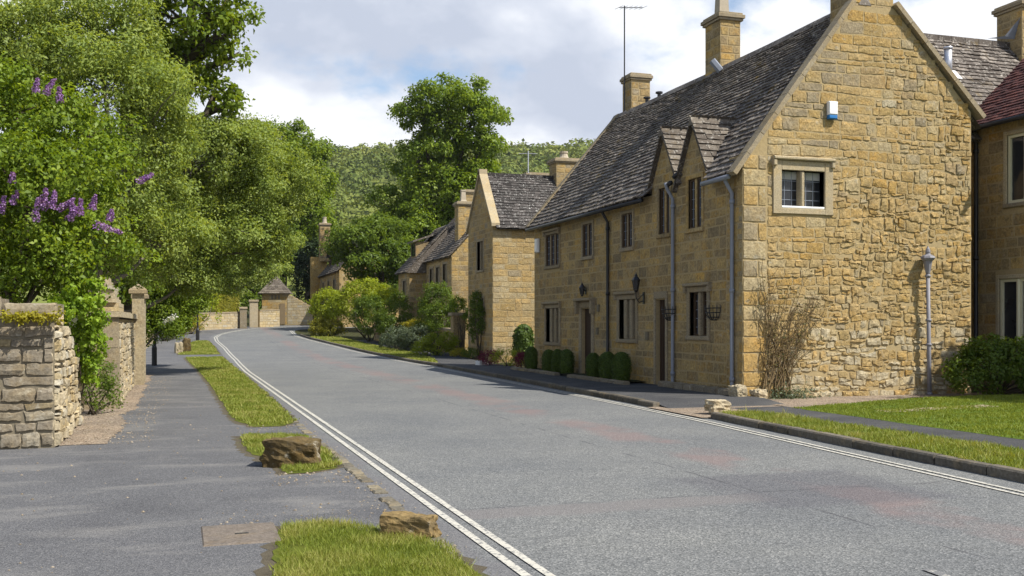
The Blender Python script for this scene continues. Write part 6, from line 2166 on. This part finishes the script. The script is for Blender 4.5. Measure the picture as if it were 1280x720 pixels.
# shrubs along the right verge
for i, (lb, b_, D_, spec, n_, cr_, per, size, lf) in enumerate((
        ('rounded bright green clipped shrub at the far end of the right verge', 410, 68, [(410, 380, 68, 1.2, 1.1, .95), (400, 392, 68, .8, .9, .6)], 130, .3, 50, .12, L_shrub),
        ('low yellow tinged bush with orange tips below the bright round shrub', 415, 66, [(413, 410, 66, .85, .8, .62), (398, 411, 66.5, .65, .6, .55)], 110, .22, 46, .10, L_hedge),
        ('big loose light green shrub above the verge', 455, 66, [(455, 375, 66, 1.9, 1.6, 1.3), (435, 385, 66, 1.3, 1.2, 1.1), (480, 380, 65, 1.3, 1.2, 1.1)], 260, .36, 50, .13, L_shrub),
        ('round dark green shrub standing in front of the loose light shrub', 462, 61, [(462, 395, 60.5, 1.0, 1.0, 1.15)], 130, .26, 52, .10, L_dark),
        ('dark bush against the third house wing', 500, 58, [(498, 395, 59, .8, .9, 1.3), (490, 410, 58, .7, .7, .8)], 110, .3, 44, .11, L_dark),
        ('grey green bushy hedge plants beside the footway', 505, 54, [(500, 424, 53, .75, .75, .65), (520, 425, 52, .85, .8, .72), (488, 426, 55, .6, .6, .5)], 170, .22, 50, .08, L_grey),
        ('pale green feathery shrub beside the footway', 545, 48, [(545, 432, 47.5, .85, .7, .5), (528, 436, 48, .6, .5, .35), (560, 428, 47.5, .5, .5, .45)], 140, .18, 46, .07, L_shrub),
        ('yellow topped clipped bush before the third house', 520, 55, [(522, 410, 55.5, .9, .7, .4)], 70, .2, 44, .08, L_yel),
        ('dark climbing shrub covering the shaded house front', 545, 53, [(548, 380, 54, .9, 1.0, 1.1), (555, 400, 52, .9, .9, 1.0), (535, 400, 54, .7, .8, .9)], 200, .28, 50, .10, L_dark))):
    bp = at(b_, 405, D_); bp[2] = gz(bp) + .05
    shrub(['clipped_shrub', 'low_bush', 'leafy_shrub', 'round_shrub', 'dark_bush', 'low_bush', 'feathery_shrub', 'clipped_shrub', 'climbing_shrub'][i], lb, tuple(bp), px_lobes(spec), n_, cr_, per, size, lf, 400 + i, None, stems=7, stem_r=.03)
b_ = np.array([12.38, 42.6, .1])
shrub('climbing_rose', 'leafy climber around the lower window of the cross gable', tuple(b_), [((12.3, 42.9, 2.5), (.16, .55, .5)), ((12.32, 42.3, 1.7), (.14, .3, .7)), ((12.3, 43.5, 1.5), (.14, .3, .8))], 90, .16, 34, .08, L_dark, 420, None, 'climber', stem_r=.025)
b_ = at(575, 405, 47.2)
shrub('potted_bush', 'spiky green bush on and beside the shaded gate pier', (b_[0], b_[1], .1), [((12.5, 46.7, 2.5), (.4, .4, .4)), ((13.0, 46.2, 1.8), (.35, .4, .6))], 70, .16, 36, .08, L_syc, 421)
# bush in front of the annex
shrub('laurel_bush', 'dark leafy bush in front of the red roofed house', (17.0, 18.0, .05), [((16.6, 17.9, .62), (.75, .6, .55)), ((17.3, 17.6, .7), (.7, .7, .6)), ((16.9, 18.0, .85), (.7, .55, .45)), ((17.9, 17.2, .6), (.7, .7, .55)), ((16.15, 17.9, .5), (.5, .5, .35))],
      330, .2, 48, .075, L_dark, 422, stem_r=.03, stems=14)
# garden tree outside the frame on the right, shading bush and lawn
tree('garden_tree', 'broad garden tree right of the lawn', (20.8, 13.6, 0), 4.0, .25,
     [((19.7, 14.6, 5.7), (1.4, 1.2, .8)), ((20.7, 14.0, 6.0), (1.5, 1.3, .9)), ((19.4, 13.4, 5.3), (1.4, 1.3, .9)), ((20.4, 11.8, 5.6), (1.8, 1.5, 1.1))], 300, .5, 40, .2, L_syc, M_bark, 430, None, 'tree', 30)

# ------------------------------------------------------------------ far hillside: woods and single trees
rng = np.random.default_rng(500)
LL, RN = [], []
FIELD = lambda hd, lat: (335 < hd < 475 and -.137 < lat / hd < -.103)
cnt = 0
for hd in np.arange(215, 700, 12.0):
    for lat in np.arange(-.30 * hd, .22 * hd, 12.5):
        hd_, la_ = hd + rng.uniform(-4, 4), lat + rng.uniform(-4, 4)
        if FIELD(hd_, la_): continue
        if 250 < hd_ < 380 and mnoise.noise((hd_ * .02, la_ * .02, 4.4)) > .35: continue
        X = hd_ * .309 + la_ * .951; Y = hd_ * .951 - la_ * .309
        z = hill_z(X, Y)
        h = rng.uniform(8, 18) * (1.0 if hd_ < 600 else .7)
        r = h * rng.uniform(.36, .52)
        k = 260 if hd_ < 420 else 150
        d = rng.normal(0, 1, (k, 3)); d /= np.linalg.norm(d, axis=1, keepdims=True)
        d[:, 2] = np.abs(d[:, 2]) * .95 - .25
        bump = 1 + .25 * np.sin(d[:, 0] * 5 + hd_) * np.cos(d[:, 1] * 5 + la_)
        P = np.array([X, Y, z + h * .5]) + d * np.array([r, r, h * .5]) * bump[:, None]
        LL.append(leaves_at(P, d + [0, 0, .4], 1.25 if hd_ < 420 else 1.75, rng, .9, .45, .1, 0))
        RN.append(np.clip(rng.normal(.5, .28) + rng.normal(0, .09, k), 0, 1))
        cnt += 1
o = np_quads('woods', np.concatenate(LL), L_wood, None, np.concatenate(RN))
set_props(o, 'mixed green woodland covering the far hillside', 'woodland', kind='stuff')

proto = None
spots = [(412, 150, 9.5), (438, 165, 10), (462, 175, 9), (425, 195, 10), (455, 215, 9.5), (650, 170, 10.5), (682, 190, 11), (712, 200, 10), (632, 205, 10), (735, 215, 10), (480, 235, 9), (405, 225, 11), (668, 240, 9.5), (700, 255, 9.5)]
for i, (px_, D_, h) in enumerate(spots):
    b = at(px_, 405, D_); b[2] = hill_z(b[0], b[1])
    if proto is None:
        proto = tree('hillside_tree', 'rounded green tree on the lower slope behind the village', tuple(b), h * .35, .3,
                     [((b[0], b[1], b[2] + h * .6), (h * .36, h * .36, h * .36)), ((b[0] + 1.4, b[1], b[2] + h * .5), (h * .28, h * .28, h * .25)), ((b[0] - 1.3, b[1] + 1, b[2] + h * .5), (h * .28, h * .28, h * .27))], 230, .75, 30, .5, L_wood, M_bark, 600, 'trees on the lower slope behind the village', 'tree', 30)
        ph = h
    else:
        copy_tree(proto, tuple(b), None, (h / ph * random.uniform(.9, 1.2), h / ph * random.uniform(.9, 1.2), h / ph * random.uniform(.9, 1.25)), random.uniform(0, 6))

# ------------------------------------------------------------------ thin summer haze over the valley
mb = MB()
mb.box(-950, 950, -125, 1250, -6, 175)
hz = mb.build('haze', None or M_glass)
hm = bpy.data.materials.new('summer_haze'); hm.use_nodes = True
hn = hm.node_tree; hn.nodes.clear()
pv = nd(hn, 'ShaderNodeVolumePrincipled', Color=(0.85, 0.92, 1.0, 1), Density=0.0001, Anisotropy=0.3)
nd(hn, 'ShaderNodeOutputMaterial', Volume=pv)
hz.data.materials[0] = hm
set_props(hz, None, None, None, 'stuff')
